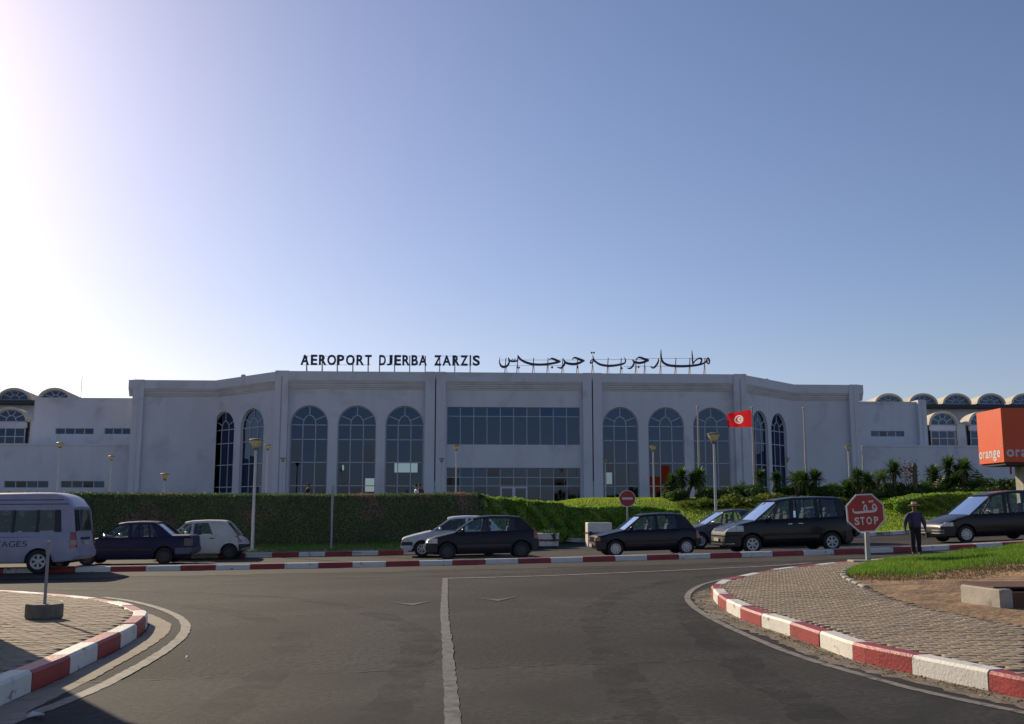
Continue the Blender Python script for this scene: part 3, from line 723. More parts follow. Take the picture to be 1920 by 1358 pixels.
# ------------------------------------------------------------------ rooftop letters
M_sign = nmat('navy_letter', (0.012, 0.018, 0.06), 0.45)
M_sup = nmat('sign_support', (0.34, 0.25, 0.17), 0.6, var=0.2, vscale=2)
LY = 0.9
def text_mesh(ch, bold=0.0, ext=0.06):
    cu = bpy.data.curves.new('t', 'FONT'); cu.body = ch; cu.size = 1.0; cu.extrude = ext; cu.offset = bold; cu.resolution_u = 6
    o = bpy.data.objects.new('t', cu); link(o); bpy.context.view_layer.update()
    dg = bpy.context.evaluated_depsgraph_get(); me = bpy.data.meshes.new_from_object(o.evaluated_get(dg))
    bpy.data.objects.remove(o); bpy.data.curves.remove(cu); return me
def fit(me, x0, x1, z0, z1, fn, depth):
    """fit a flat text mesh into a box and lay it out with fn(a, b, d)"""
    n = len(me.vertices); co = np.empty(n * 3); me.vertices.foreach_get('co', co); co = co.reshape(-1, 3)
    a = (co[:, 0] - co[:, 0].min()) / max(1e-6, np.ptp(co[:, 0])); b = (co[:, 1] - co[:, 1].min()) / max(1e-6, np.ptp(co[:, 1]))
    d = np.sign(co[:, 2]) * depth / 2
    co = np.array([fn(x0 + (x1 - x0) * p, z0 + (z1 - z0) * q, r) for p, q, r in zip(a, b, d)])
    me.vertices.foreach_set('co', co.ravel().astype(np.float32)); me.update(); me.materials.clear(); return me
latin = empty('rooftop_latin_lettering', BO, TH, 'navy rooftop letters reading AEROPORT DJERBA ZARZIS', 'sign lettering')
word = [('A', 115, 190), ('E', 207, 262), ('R', 280, 347), ('O', 355, 432), ('P', 445, 505), ('O', 523, 600), ('R', 617, 685), ('T', 695, 752), ('D', 822, 880), ('J', 890, 940), ('E', 960, 1017),
        ('R', 1030, 1097), ('B', 1112, 1170), ('A', 1178, 1250), ('Z', 1315, 1380), ('A', 1390, 1467), ('R', 1480, 1545), ('Z', 1552, 1620), ('I', 1634, 1648), ('S', 1662, 1727)]
for ch, a, b in word:
    k = (a - 115) / 1612; yt, yb = 640 + (121 + 7 * k) / 4.8, 640 + (215 + 7 * k) / 4.8
    xa, zt_ = bl(540 + a / 4.8, yt, LY); xb, zb_ = bl(540 + b / 4.8, yb, LY)
    obj('letter', fit(text_mesh(ch, 0.032), xa, xb, zb_, zt_, lambda p, q, r: (p, LY + r, q), 0.14), M_sign, latin)
sup_px = [168, 308, 444, 584, 722, 824, 960, 1096, 1236, 1366, 1502, 1640]
for v in sup_px:
    x, z = bl(540 + v / 4.8, 667, LY); mb = MB()
    mb.box(x - .05, x + .05, LY + .12, LY + .2, ZT - .5, z); mb.tube([(x, LY + .2, z - .4), (x, LY + 1.0, ZT - .5)], .035, 6)
    mb.build('support_post', M_sup, latin)
def rail(par, pa, pb, py):
    xa, z = bl(pa, py, LY); xb, z2 = bl(pb, py, LY)
    MB().tube([(xa, LY + .11, z), (xb, LY + .11, z2)], .018, 5).build('rail', M_steel, par)
for pa, pb in ((566, 696), (711, 798), (816, 898)): rail(latin, pa, pb, 667.5); rail(latin, pa, pb, 684)
arab = empty('rooftop_arabic_lettering', BO, TH, 'navy rooftop Arabic lettering in long calligraphic strokes', 'sign lettering')
def ribbon(pts, n=6):
    c = crom(pts, 12.0); P, W = c[:, :2], np.maximum(c[:, 2], 3) / 2
    T = np.gradient(P, axis=0); T /= np.maximum(np.linalg.norm(T, axis=1), 1e-6)[:, None]; N_ = np.stack([-T[:, 1], T[:, 0]], 1)
    return P + N_ * W[:, None], P - N_ * W[:, None]
def stroke(mb, pts, fn, d0, d1):
    Lh, Rh = ribbon(pts); rings = []
    for a, b in zip(Lh, Rh): rings.append([fn(*a, d0), fn(*b, d0), fn(*b, d1), fn(*a, d1)])
    mb.loft(rings)
def diamond(mb, x, y, r, fn, d0, d1): mb.prism([(x - r, y), (x, y - r), (x + r, y), (x, y + r)], d0, d1, fn)
def afn(ox):
    def f(a, b, d):
        x, z = bl(ox + a / 8.727, 645 + b / 8.727, LY); return (x, LY + d, z)
    return f
A1, A2 = afn(920), afn(1120)
def letter(strokes, fn, dots=()):
    mb = MB()
    for i_, s_ in enumerate(strokes): stroke(mb, s_, fn, -.07 - .003 * i_, .07 + .003 * i_)
    mb.build('letter', M_sign, arab)
    for x, y, r in dots:
        m2 = MB(); diamond(m2, x, y, r, fn, -.07, .07); m2.build('letter_dot', M_sign, arab)
letter([[(155, 215, 6), (145, 270, 14), (150, 320, 24), (175, 365, 34), (220, 380, 36), (270, 360, 34), (300, 310, 28), (298, 260, 20), (286, 218, 8)],
        [(288, 225, 12), (310, 268, 26), (335, 285, 22), (362, 242, 10)], [(335, 290, 22), (372, 285, 24), (405, 242, 10)], [(372, 290, 20), (410, 285, 24), (440, 262, 20), (443, 190, 8)],
        [(441, 180, 6), (460, 220, 28), (500, 262, 32), (570, 300, 36), (680, 332, 38), (800, 340, 36), (920, 333, 36), (1030, 315, 34), (1100, 302, 32), (1148, 290, 10)],
        [(955, 258, 6), (1000, 240, 26), (1060, 262, 36), (1110, 285, 36), (1145, 295, 14)]], A1, [(1005, 385, 22), (436, 388, 17), (467, 390, 17)])
letter([[(1193, 250, 8), (1212, 300, 28), (1195, 350, 34), (1150, 394, 28), (1080, 378, 5)], [(1195, 262, 10), (1225, 305, 34), (1300, 328, 40), (1380, 330, 42), (1450, 312, 38), (1535, 278, 16)],
        [(1328, 268, 5), (1350, 235, 20), (1390, 228, 28), (1450, 252, 36), (1500, 272, 40), (1536, 280, 26)]], A1, [(1422, 380, 20)])
letter([[(1668, 178, 5), (1678, 230, 18), (1690, 265, 28), (1740, 310, 30), (1800, 340, 34), (1880, 355, 36), (1945, 360, 38), (2045, 352, 36), (2145, 332, 32), (2196, 310, 26), (2204, 262, 18), (2185, 222, 5)],
        [(1690, 270, 22), (1660, 258, 16), (1634, 290, 22), (1638, 318, 24), (1665, 302, 18), (1688, 284, 14)]], A1, [(1653, 145, 19), (1690, 145, 19), (2145, 400, 21)])
letter([[(568, 255, 8), (598, 300, 28), (585, 350, 32), (540, 400, 28), (480, 395, 5)], [(570, 262, 12), (620, 300, 34), (690, 312, 38), (760, 298, 38), (840, 268, 34)],
        [(648, 258, 8), (665, 225, 22), (710, 225, 30), (770, 250, 36), (840, 270, 36)]], A2, [(675, 378, 21)])
letter([[(995, 230, 6), (996, 280, 26), (970, 340, 32), (920, 392, 28), (860, 370, 5)]], A2)
letter([[(1040, 92, 10), (1040, 180, 24), (1050, 250, 28), (1085, 310, 34), (1160, 348, 38), (1260, 362, 40), (1400, 366, 40), (1540, 358, 38), (1640, 345, 36), (1720, 325, 32), (1770, 298, 28), (1800, 268, 24)],
        [(1545, 108, 8), (1552, 200, 20), (1562, 330, 22)], [(1562, 328, 18), (1600, 278, 20), (1650, 242, 22), (1695, 240, 28), (1705, 275, 28), (1680, 325, 28)],
        [(1775, 296, 22), (1792, 245, 20), (1812, 235, 24), (1832, 275, 26), (1824, 328, 18), (1795, 306, 16), (1800, 268, 14)]], A2)
for v, f_ in [(235, A1), (430, A1), (690, A1), (925, A1), (1168, A1), (1412, A1), (1660, A1), (165, A2), (380, A2), (625, A2), (770, A2), (1030, A2), (1275, A2), (1505, A2), (1750, A2)]:
    xt = f_(v + 18, 225, 0); xb = f_(v - 12, 470, 0); mb = MB()
    mb.tube([(xb[0], LY + .2, ZT - .5), (xt[0], LY + .2, xt[2])], .055, 6); mb.tube([(xb[0] + .45, LY + .8, ZT - .5), (xt[0], LY + .3, xt[2] - .7)], .03, 5)
    mb.build('support_post', M_sup, arab)
for pa, pb, y in ((939, 1090, 675), (939, 1060, 685.5), (1113, 1212, 674), (1200, 1330, 672), (1170, 1260, 687)): rail(arab, pa, pb, y)

# ------------------------------------------------------------------ low annexes and the vaulted halls behind
def strip_window(par, px0, px1, py0, py1, ly, n=4):
    xa, zt_ = bl(px0, py0, ly); xb, zb_ = bl(px1, py1, ly)
    return (xa, xb, zb_, zt_, n)
def annex(name, label, x0, x1, ly, dep, ztop, wins, side_cap=None):
    o = empty(name, BO, TH, label, 'building')
    Mx, L = frame2((x0, ly), (x1, ly))
    wall_panel('wall', o, Mx, L, Z0, ztop, [(a - x0, b - x0, c, d, 1) for a, b, c, d, n in wins], M_wall2, 0.3)
    for s, xx in ((-1, x0), (1, x1)):
        Me, Le = frame2((xx, ly + dep), (xx, ly)) if s < 0 else frame2((xx, ly), (xx, ly + dep))
        wall_panel('side_wall', o, Me, Le, Z0, ztop, [], M_wall2)
    MB().box(x0 - .06, x1 + .06, ly - .06, ly + dep, ztop, ztop + .22).build('roof', M_wall2, o)
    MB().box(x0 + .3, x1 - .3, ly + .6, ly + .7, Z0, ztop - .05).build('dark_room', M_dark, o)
    for a, b, c, d, n in wins: window_grid(o, Mx, a - x0, b - x0, [c, d], n, 0.18, fw=.05)
    return o
l1, l2 = BD + 1.5, BD + 5.0
annex('low_annex', 'low white annex with two ribbon windows left of the terminal', bl(-260, 850, l1)[0], bl(243, 850, l1)[0], l1, 12, bl(120, 836, l1)[1],
      [strip_window(None, 8, 90, 902, 915, l1), strip_window(None, 114, 195, 902, 915, l1)])
annex('upper_annex', 'upper white block with ribbon windows beside the left terminal wing', bl(62, 800, l2)[0], bl(252, 800, l2)[0], l2, 8, bl(150, 750, l2)[1],
      [strip_window(None, 104, 175, 803, 814.5, l2), strip_window(None, 196, 244, 803, 814.5, l2, 3)])
annex('low_annex', 'low white annex right of the terminal behind the palms', bl(1612, 850, l1)[0], bl(2200, 850, l1)[0], l1, 12, bl(1750, 839, l1)[1], [])
r_up = annex('upper_annex', 'upper white block with one ribbon window beside the right terminal wing', bl(1604, 800, l2)[0], bl(1722, 800, l2)[0], l2, 8, bl(1660, 757, l2)[1],
      [strip_window(None, 1633, 1696, 808, 819, l2)])
for a, b in ((1721, 1736),):
    xa, zt_ = bl(a, 750, l2 - .6); xb, _ = bl(b, 750, l2 - .6)
    MB().box(xa, xb, l2 - .6, l2 + 2, Z0, zt_).build('end_pier', M_wall2, r_up)
    MB().box((xa + xb) / 2 - .05, (xa + xb) / 2 + .05, l2 - .66, l2 - .6, Z0, zt_ - .1).build('downpipe', M_wall, r_up)
M_vault = nmat('vault_render', (0.55, 0.50, 0.42), 0.85, var=0.1, vscale=0.3, dark=(0.4, 0.36, 0.3), dscale=0.4)
def vault(par, cx, hw, zs, za, y0, y1, name='vault'):
    """barrel vault running back, thick front arch, glazed lunette"""
    A = [math.pi * k / 20 for k in range(21)]; mb = MB(); t = 0.28
    for y in (0,):
        out = [(cx + (hw + t) * math.cos(a), zs + (za - zs + t) * math.sin(a)) for a in A]; inn = [(cx + hw * math.cos(a), zs + (za - zs) * math.sin(a)) for a in A]
        rings = [[(o[0], y0 - .3, o[1]), (o[0], y1, o[1] - .6), (i_[0], y1, i_[1] - .6), (i_[0], y0 - .3, i_[1])] for o, i_ in zip(out, inn)]
        mb.loft(rings)
    v = mb.build(name, M_vault, par, 40)
    return v
def hall(name, label, ups, lows, yu, yl, pu, plw, x_ext):
    o = empty(name, BO, TH, label, 'building')
    for c, hwp in ups:
        xc, zs = bl(c, pu[1], yu); xe, _ = bl(c + hwp, pu[1], yu); _, za = bl(c, pu[0], yu); hw = xe - xc
        vault(o, xc, hw, zs, za, yu, yu + 11); Mx, L = frame2((xc - hw, yu), (xc + hw, yu))
        window_arch(o, Mx, hw, hw, zs, za, [], zs, 0.1, True)
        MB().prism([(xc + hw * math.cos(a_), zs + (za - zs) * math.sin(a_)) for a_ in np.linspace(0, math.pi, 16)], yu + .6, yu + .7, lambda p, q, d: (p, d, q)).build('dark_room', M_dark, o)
    for c, hwp in lows:
        xc, zs = bl(c, plw[1], yl); xe, _ = bl(c + hwp, plw[1], yl); _, za = bl(c, plw[0], yl); hw = xe - xc
        vault(o, xc, hw, zs, za, yl, yu + 1); Mx, L = frame2((xc - hw, yl), (xc + hw, yl))
        window_arch(o, Mx, hw, hw, zs, za, [], zs, 0.1, True)
        _, zb = bl(c, plw[3], yl); _, zt_ = bl(c, plw[2], yl)
        MB().box(xc - hw - .0, xc + hw, yl + .05, yl + .4, zt_ + .04, zs - .06).build('spandrel', M_wall2, o)
        window_grid(o, Mx, 0.12, 2 * hw - .12, [zb, (zb + zt_) / 2, zt_], 3, 0.15, fw=.05)
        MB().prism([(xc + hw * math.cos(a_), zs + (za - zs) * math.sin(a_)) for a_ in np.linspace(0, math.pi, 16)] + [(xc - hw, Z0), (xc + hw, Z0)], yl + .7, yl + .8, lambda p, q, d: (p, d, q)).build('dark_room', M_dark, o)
        for s in (-1, 1): # sloping buttress between the bays
            xb = xc + s * (hw + .75)
            MB().prism([(yl - .1, Z0), (yl + 2.2, Z0), (yl + 2.2, zs + .2), (yl + .5, zs + .2)], xb - .45, xb + .45, lambda a, b, d: (d, a, b)).build('buttress', M_wall2, o)
    xa, zsl = bl(ups[0][0], pu[1], yu)
    MB().box(x_ext[0], x_ext[1], yu + .75, yu + 9, Z0, zsl - .25).build('hall_wall', M_wall2, o)
    MB().box(x_ext[0], x_ext[1], yu - .9, yu + .5, zsl - .55, zsl - .08).build('gutter_beam', M_dark, o)
    return o
YU, YL = BD + 24, BD + 16
hall('vaulted_hall', 'vaulted terminal hall with lunette windows at the right edge', [(1666, 23), (1730, 23), (1793, 23), (1857, 23), (1921, 23), (1985, 23)], [(1768, 24), (1842, 24), (1916, 24)], YU, YL, (742, 757.5), (775, 797, 808, 836), (bl(1640, 800, YU)[0], bl(2100, 800, YU)[0]))
hall('vaulted_hall', 'vaulted terminal hall with lunette windows at the left edge', [(-50, 27), (27, 27), (103, 27)], [(20, 29), (-62, 29)], YU - 4, YL - 4, (732, 750), (768, 790.5, 803, 834), (bl(-200, 800, YU)[0], bl(100, 800, YU)[0]))
x_, z_ = bl(154, 705, 30); MB().tube([(x_, 30, 12), (x_, 30, z_)], .03, 5).build('mast', M_steel, bpy.data.objects['upper_annex'])

# ------------------------------------------------------------------ plants
def leaf_quads(P, N_, size, asp=0.6, jit=0.5):
    """leaf-shaped quads at points P, facing roughly N_"""
    n = len(P); N_ = N_ + rng.normal(0, jit, (n, 3)); N_ /= np.linalg.norm(N_, axis=1)[:, None]
    A = rng.normal(0, 1, (n, 3)); A -= (A * N_).sum(1)[:, None] * N_; A /= np.linalg.norm(A, axis=1)[:, None]
    B = np.cross(N_, A); s = (size * rng.uniform(.6, 1.35, n))[:, None]
    V = np.stack([P - A * s * .5, P + B * s * asp * .5 + N_ * s * .06, P + A * s * .5, P - B * s * asp * .5 + N_ * s * .06], 1)
    return V.reshape(-1, 3)
def leaf_mesh(name, V):
    return mesh_np(name, V, np.arange(len(V)).reshape(-1, 4))
M_hedge = leafmat('hedge_leaf_dark', (0.11, 0.165, 0.07), (0.16, 0.23, 0.085), 0.35, 0.9, (0.34, 0.22, 0.17))
M_hedge2 = leafmat('hedge_leaf_sunlit', (0.18, 0.34, 0.04), (0.30, 0.45, 0.06), 0.55, 0.9)  # sunlit look of the lower hedges is put into this brighter leaf colour
M_core = nmat('hedge_twigs', (0.10, 0.10, 0.055), 0.95)
def hedge(name, label, path, tops, thick, lump, nleaf, mat, leaf=0.085):
    P = crom([(*p, t) for p, t in zip(path, tops)], 0.2); T = np.gradient(P[:, :2], axis=0); T /= np.linalg.norm(T, axis=1)[:, None]
    N_ = np.stack([T[:, 1], -T[:, 0]], 1)
    o = empty(name, (0, 0, 0), 0, label, 'hedge'); mid = P[len(P) // 2]
    rings = []
    for p, n in zip(P[2:-2], N_[2:-2]):
        g = gzf(p[0], p[1]); ring = []
        for off, h in ((.5, -.05), (.49, .5), (.46, .93), (.36, 1.0), (-.36, 1.0), (-.46, .93), (-.5, -.05)):
            q = p[:2] + n * (off * thick - .08 * np.sign(off)); ring.append((q[0], q[1], g + (p[2] - g) * h - (.05 if h > .5 else 0)))
        rings.append(ring)
    MB().loft(rings).build('branches', M_core, o)
    n_e = nleaf // 14; k = rng.integers(0, len(P) - 1, nleaf); k[:n_e] = 1; k[n_e:2 * n_e] = len(P) - 3; f = rng.uniform(0, 1, nleaf); Q = P[k] * (1 - f)[:, None] + P[k + 1] * f[:, None]; n2 = N_[k]
    u = rng.uniform(0, 1, nleaf); G = gz(Q[:, 0], Q[:, 1]); H = Q[:, 2] - G
    top = u > 0.66; back = (u > 0.93)
    hh = np.where(top, 1.0, rng.uniform(0.0, 1.0, nleaf) ** 0.85); side = np.where(top, rng.uniform(-.5, .5, nleaf), .5); side[:2 * n_e] = rng.uniform(-.5, .5, 2 * n_e)
    bulge = 0.10 * np.sin(Q[:, 0] * 2.3 + hh * 4) * np.sin(hh * 5 + Q[:, 0] * 1.1)
    lum = lump * (np.sin(Q[:, 0] * 3.1 + Q[:, 1] * 2) * np.cos(hh * 9 + Q[:, 0] * 1.7) + 0.6 * np.sin(Q[:, 0] * 7.7 + hh * 13))
    edge = 0.16 * np.clip(hh - .82, 0, 1) / .18
    off = side * thick + np.where(top, 0, lum + bulge * .3 - edge) + rng.normal(0, .03, nleaf)
    X_ = Q[:, 0] + n2[:, 0] * off; Y_ = Q[:, 1] + n2[:, 1] * off
    Zt = G + H * hh + np.where(top, lum * .5 + rng.normal(0, .035, nleaf) - .12 * np.abs(side * 2) ** 4, 0)
    nn = np.where(top[:, None], np.array([[0, 0, 1.0]]), np.stack([n2[:, 0], n2[:, 1], np.full(nleaf, .35)], 1))
    obj('foliage', leaf_mesh('foliage', leaf_quads(np.stack([X_, Y_, Zt], 1), nn, leaf)), mat, o)
    return o
def top_at(py, x, y):
    d = math.hypot(0, y); return at(960, py, y).z
hedge('hedge', 'tall dark trimmed hedge running along the far road on the left', [(-34, 42.6), (-20, 42.9), (-10, 43.3), (-5.5, 43.8), (-2.6, 45.0), (-1.6, 46.0)],
      [top_at(922, 0, 42.6), top_at(925, 0, 42.9), top_at(928, 0, 43.3), top_at(928, 0, 43.8), top_at(926, 0, 45), top_at(928, 0, 46)], 1.3, 0.03, 90000, M_hedge, 0.075)
for lab, pth, tp, nl in (
        ('bright green hedge section stepping down right after the dark hedge', [(-2.9, 46.2), (-1.3, 47.4), (0.2, 48.6)], (933, 934, 938), 13000),
        ('middle low green hedge section behind the white flower tub', [(-0.6, 48.6), (0.8, 49.6), (2.2, 50.4)], (938, 940, 944), 12000),
        ('lowest green hedge section beside the no entry sign', [(1.4, 50.6), (4.0, 51.3), (6.3, 51.6), (8.3, 51.8)], (949, 951, 950, 957), 24000)):
    hedge('hedge', lab, pth, [top_at(t, 0, p[1]) for t, p in zip(tp, pth)], 1.5, 0.11, nl, M_hedge2, 0.11)

def bush_mesh(name, n, lobes, leaf, seed, flat=0.75):
    r = np.random.default_rng(seed); P, N_ = [], []
    C = [(r.uniform(-.5, .5), r.uniform(-.5, .5), r.uniform(.25, .75) * flat, r.uniform(.25, .45)) for _ in range(lobes)]
    for cx_, cy_, cz_, rr in C:
        m = n // lobes; d = r.normal(0, 1, (m, 3)); d /= np.linalg.norm(d, axis=1)[:, None]
        q = d * rr * (r.uniform(.55, 1.08, m) ** .5)[:, None] * np.array([1, 1, .85]) + np.array([cx_, cy_, cz_])
        P.append(q); N_.append(d + np.array([0, 0, .4]))
    P = np.concatenate(P); N_ = np.concatenate(N_); keep = P[:, 2] > -.05; return leaf_mesh(name, leaf_quads(P[keep], N_[keep], leaf, .5, .7))
def blade_rosette(n, L, w, seed, up=0.2, droop=0.35, c=(0, 0, 0)):
    """spiky yucca head: tapering two-piece blades"""
    r = np.random.default_rng(seed); V, Fq = [], []
    for k in range(n):
        a = r.uniform(0, 2 * np.pi); e = r.uniform(-.5, 1.45) ; l = L * r.uniform(.7, 1.1) * (0.85 if e > 1.1 else 1)
        d = np.array([math.cos(a) * math.cos(e), math.sin(a) * math.cos(e), math.sin(e) + up]); d /= np.linalg.norm(d)
        s = np.cross(d, [0, 0, 1.0]); s /= max(1e-6, np.linalg.norm(s)); b = len(V)
        p0 = np.array(c); p1 = p0 + d * l * .5; p2 = p0 + d * l + np.array([0, 0, -droop * l * max(0.1, math.cos(e)) * r.uniform(.3, 1)])
        V += [p0 - s * w * .3, p0 + s * w * .3, p1 + s * w * .5, p1 - s * w * .5, p2 + s * w * .06, p2 - s * w * .06]
        Fq += [(b, b + 1, b + 2, b + 3), (b + 3, b + 2, b + 4, b + 5)]
    return np.array(V), np.array(Fq)
M_yuc = leafmat('yucca_leaf', (0.06, 0.12, 0.03), (0.10, 0.17, 0.04), 0.35, 1.0)
M_bush = leafmat('shrub_leaf', (0.055, 0.11, 0.025), (0.095, 0.16, 0.03), 0.45, 1.3)
M_cover = leafmat('groundcover_leaf', (0.14, 0.21, 0.03), (0.20, 0.24, 0.04), 0.5, 1.3)
M_palm = leafmat('palm_leaf', (0.06, 0.12, 0.03), (0.11, 0.18, 0.045), 0.45, 1.0)
M_trunk = nmat('palm_trunk', (0.13, 0.095, 0.065), 0.95, var=0.3, vscale=6, bump=0.8, bscale=25)
M_dead = leafmat('dead_leaf', (0.16, 0.10, 0.06), (0.12, 0.08, 0.05), 0.3, 1.0)
def trunk(o, h, r, lean=(0, 0), base=(0, 0)):
    pts = [(base[0] + lean[0] * t * t, base[1] + lean[1] * t * t, -.1 + (h + .1) * t) for t in np.linspace(0, 1, 6)]
    rs = [r * (1.25 - .4 * t + .07 * (i % 2)) for i, t in enumerate(np.linspace(0, 1, 6))]
    MB().tube(pts, rs, 9).build('trunk', M_trunk, o, 60); return pts[-1]
def yucca(px, py_base, py_top, Y, label, heads=1, name='yucca', seed=0, L=None, th=None):
    Y += 3.0
    p = at(px, py_base, Y); g = gzf(p.x, Y) + .1; zt = at(px, py_top, Y).z; H = max(.7, zt - g)
    o = empty(name, (p.x, Y, g), 0, label, 'plant', 'yuccas and palms on the lawn bank')
    r = random.Random(seed * 7 + 3); V, Fq, b = [], [], 0; L = L or min(.75, .42 * H + .2)
    for k in range(heads):
        fx = 0 if heads == 1 else (k - (heads - 1) / 2) * L * .9; hh = H * (1 if k == heads // 2 else r.uniform(.62, .92)) - L * .85
        tip = trunk(o, max(.15, hh), .07 + .02 * H, (fx * .6 + r.uniform(-.1, .1), r.uniform(-.2, .2)), (fx * .35, 0))
        v, f_ = blade_rosette(210, L * 1.08, .085, seed + k, c=tip); V.append(v); Fq.append(f_ + b); b += len(v)
        v, f_ = blade_rosette(60, L * .9, .07, seed + k + 50, up=-.4, droop=.7, c=(tip[0], tip[1], tip[2] - .22 * L)); V.append(v); Fq.append(f_ + b); b += len(v)
    obj('crown', mesh_np('crown', np.concatenate(V), np.concatenate(Fq)), M_yuc, o)
    return o
def fan_palm(px, py_base, py_top, Y, label, seed=0, wpx=50):
    Y += 3.0
    p = at(px, py_base, Y); g = gzf(p.x, Y) + .1; zt = at(px, py_top, Y).z; H = max(.8, zt - g); rad = wpx / F * Y / 2
    o = empty('palm', (p.x, Y, g), 0, label, 'plant', 'yuccas and palms on the lawn bank'); r = np.random.default_rng(seed)
    th = max(.1, H - rad * .95); tip = trunk(o, th, .1, (r.uniform(-.15, .15), 0)); V, Fq = [], []
    for k in range(34):
        a = r.uniform(0, 2 * np.pi); e = r.uniform(-.5, 1.3); l = rad * r.uniform(.75, 1.1)
        d = np.array([math.cos(a) * math.cos(e), math.sin(a) * math.cos(e), math.sin(e)]); pts = [np.array(tip) + d * l * t + np.array([0, 0, -.35 * l * t * t * math.cos(e)]) for t in np.linspace(0, 1, 8)]
        s = np.cross(d, [0, 0, 1.0]); s /= np.linalg.norm(s)
        for i in range(1, 8):
            t = i / 7; wl_ = l * .34 * math.sin(math.pi * min(.95, t * .85 + .12))
            for sg in (-1, 1):
                b = len(V); q = pts[i]; e1 = q + s * sg * wl_ + d * wl_ * .45 - np.array([0, 0, wl_ * .35]); ww = l * .035
                V += [q - d * ww, q + d * ww, e1 + d * ww * .2, e1 - d * ww * .2]; Fq.append((b, b + 1, b + 2, b + 3))
    obj('crown', mesh_np('crown', V, Fq), M_palm, o); return o
BUSH = [bush_mesh('foliage', 2600, 7, .12, s) for s in (1, 2, 3)]; LOW = [bush_mesh('foliage', 2600, 9, .10, s, .45) for s in (4, 5)]
def bush(px, py_base, py_top, Y, wpx, label, k=0, mat=None, low=False, cat='shrub', grp='shrubs on the lawn bank'):
    Y += 3.0
    p = at(px, py_base, Y); g = gzf(p.x, Y) + .08; H = max(.4, at(px, py_top, Y).z - g); w = wpx / F * Y
    o = empty('shrub', (p.x, Y, g), k * 1.3, label, cat, grp); me = (LOW if low else BUSH)[k % (2 if low else 3)].copy()
    f_ = obj('foliage', me, mat or M_bush, o); f_.scale = (w / 1.35, w / 1.35 * .9, H / (.75 if low else 1.0))
    MB().tube([(0, 0, -.1), (0, 0, H * .6)], [.05, .03], 6).build('stem', M_trunk, o); return o
yucca(1281, 935, 874, 58, 'dense many-headed yucca left of the first flagpole', 3, seed=1)
yucca(1312, 938, 874, 57.5, 'slim single yucca beside the first flagpole foot', 1, seed=2)
fan_palm(1398, 925, 899, 59, 'low palm under the flag', 3, 44)
yucca(1428, 918, 879, 59, 'small yucca on a thin trunk just right of the flag pole', 1, seed=4, L=.6)
yucca(1455, 916, 882, 59, 'small yucca on a thin trunk before the rightmost arch', 1, seed=5, L=.55)
fan_palm(1493, 922, 873, 58, 'palm with a leaning bare trunk before the blank right wing', 6, 62)
yucca(1522, 935, 877, 57, 'bushy dark yucca by the third flagpole', 2, seed=7)
fan_palm(1571, 930, 896, 58, 'low palm right of the third flagpole', 8, 50)
yucca(1609, 932, 876, 57, 'large dark yucca clump above the stop sign', 3, seed=9)
fan_palm(1645, 920, 875, 58.5, 'palm on a reddish bare trunk right of the stop sign', 10, 46)
fan_palm(1661, 922, 874, 59, 'palm with a pale trunk beside the tall yucca', 11, 40)
yucca(1678, 918, 861, 58, 'tallest yucca right of the stop sign', 1, seed=12, L=.8)
fan_palm(1750, 935, 889, 57, 'broad grey green palm behind the man in the hat', 13, 80)
yucca(1778, 915, 853, 58, 'big yucca group with three heads near the orange cube', 3, seed=14, L=.85)
yucca(1800, 918, 858, 57, 'rounder yucca right of the three headed group', 2, seed=15, L=.8)
fan_palm(1832, 930, 880, 56.5, 'wide palm left of the orange cube', 16, 70)
bush(1893, 925, 884, 55, 75, 'rounded green shrub under the orange cube', 0)
bush(1915, 930, 896, 56, 50, 'shrub at the right edge below the orange cube', 1)
bush(1710, 940, 900, 57.5, 48, 'dark shrub left of the broad grey green palm', 2)
bush(1540, 940, 905, 57, 60, 'dark shrub between the third flagpole and low palm', 0)
bush(1640, 940, 915, 56, 60, 'dark shrub under the reddish palm trunk', 1)
bush(1790, 940, 908, 55.5, 60, 'dark shrub below the three headed yucca', 2)
bush(1850, 940, 905, 55, 60, 'dark shrub below the wide palm', 0)
bush(1276, 940, 912, 56.5, 50, 'dark shrub at the foot of the many-headed yucca', 1)
bush(1345, 940, 915, 57, 70, 'dark shrub behind the near lamp post on the lawn', 2)
for px, pb, pt, w, lab in ((1300, 952, 935, 100, 'yellow green groundcover mat at the left end of the bank'), (1405, 950, 922, 95, 'yellow green rounded shrub below the flag pole'), (1490, 952, 925, 85, 'yellow green shrub below the leaning palm'), (1345, 952, 930, 70, 'yellow green shrub beside the near lamp post'), (1440, 948, 918, 70, 'green shrub between the two thin yuccas'), (1560, 950, 928, 70, 'green shrub behind the roof of the black people carrier')):
    bush(px, pb, pt, 54.5, w, lab, int(px) % 2, M_cover, True)
r_b = random.Random(21)
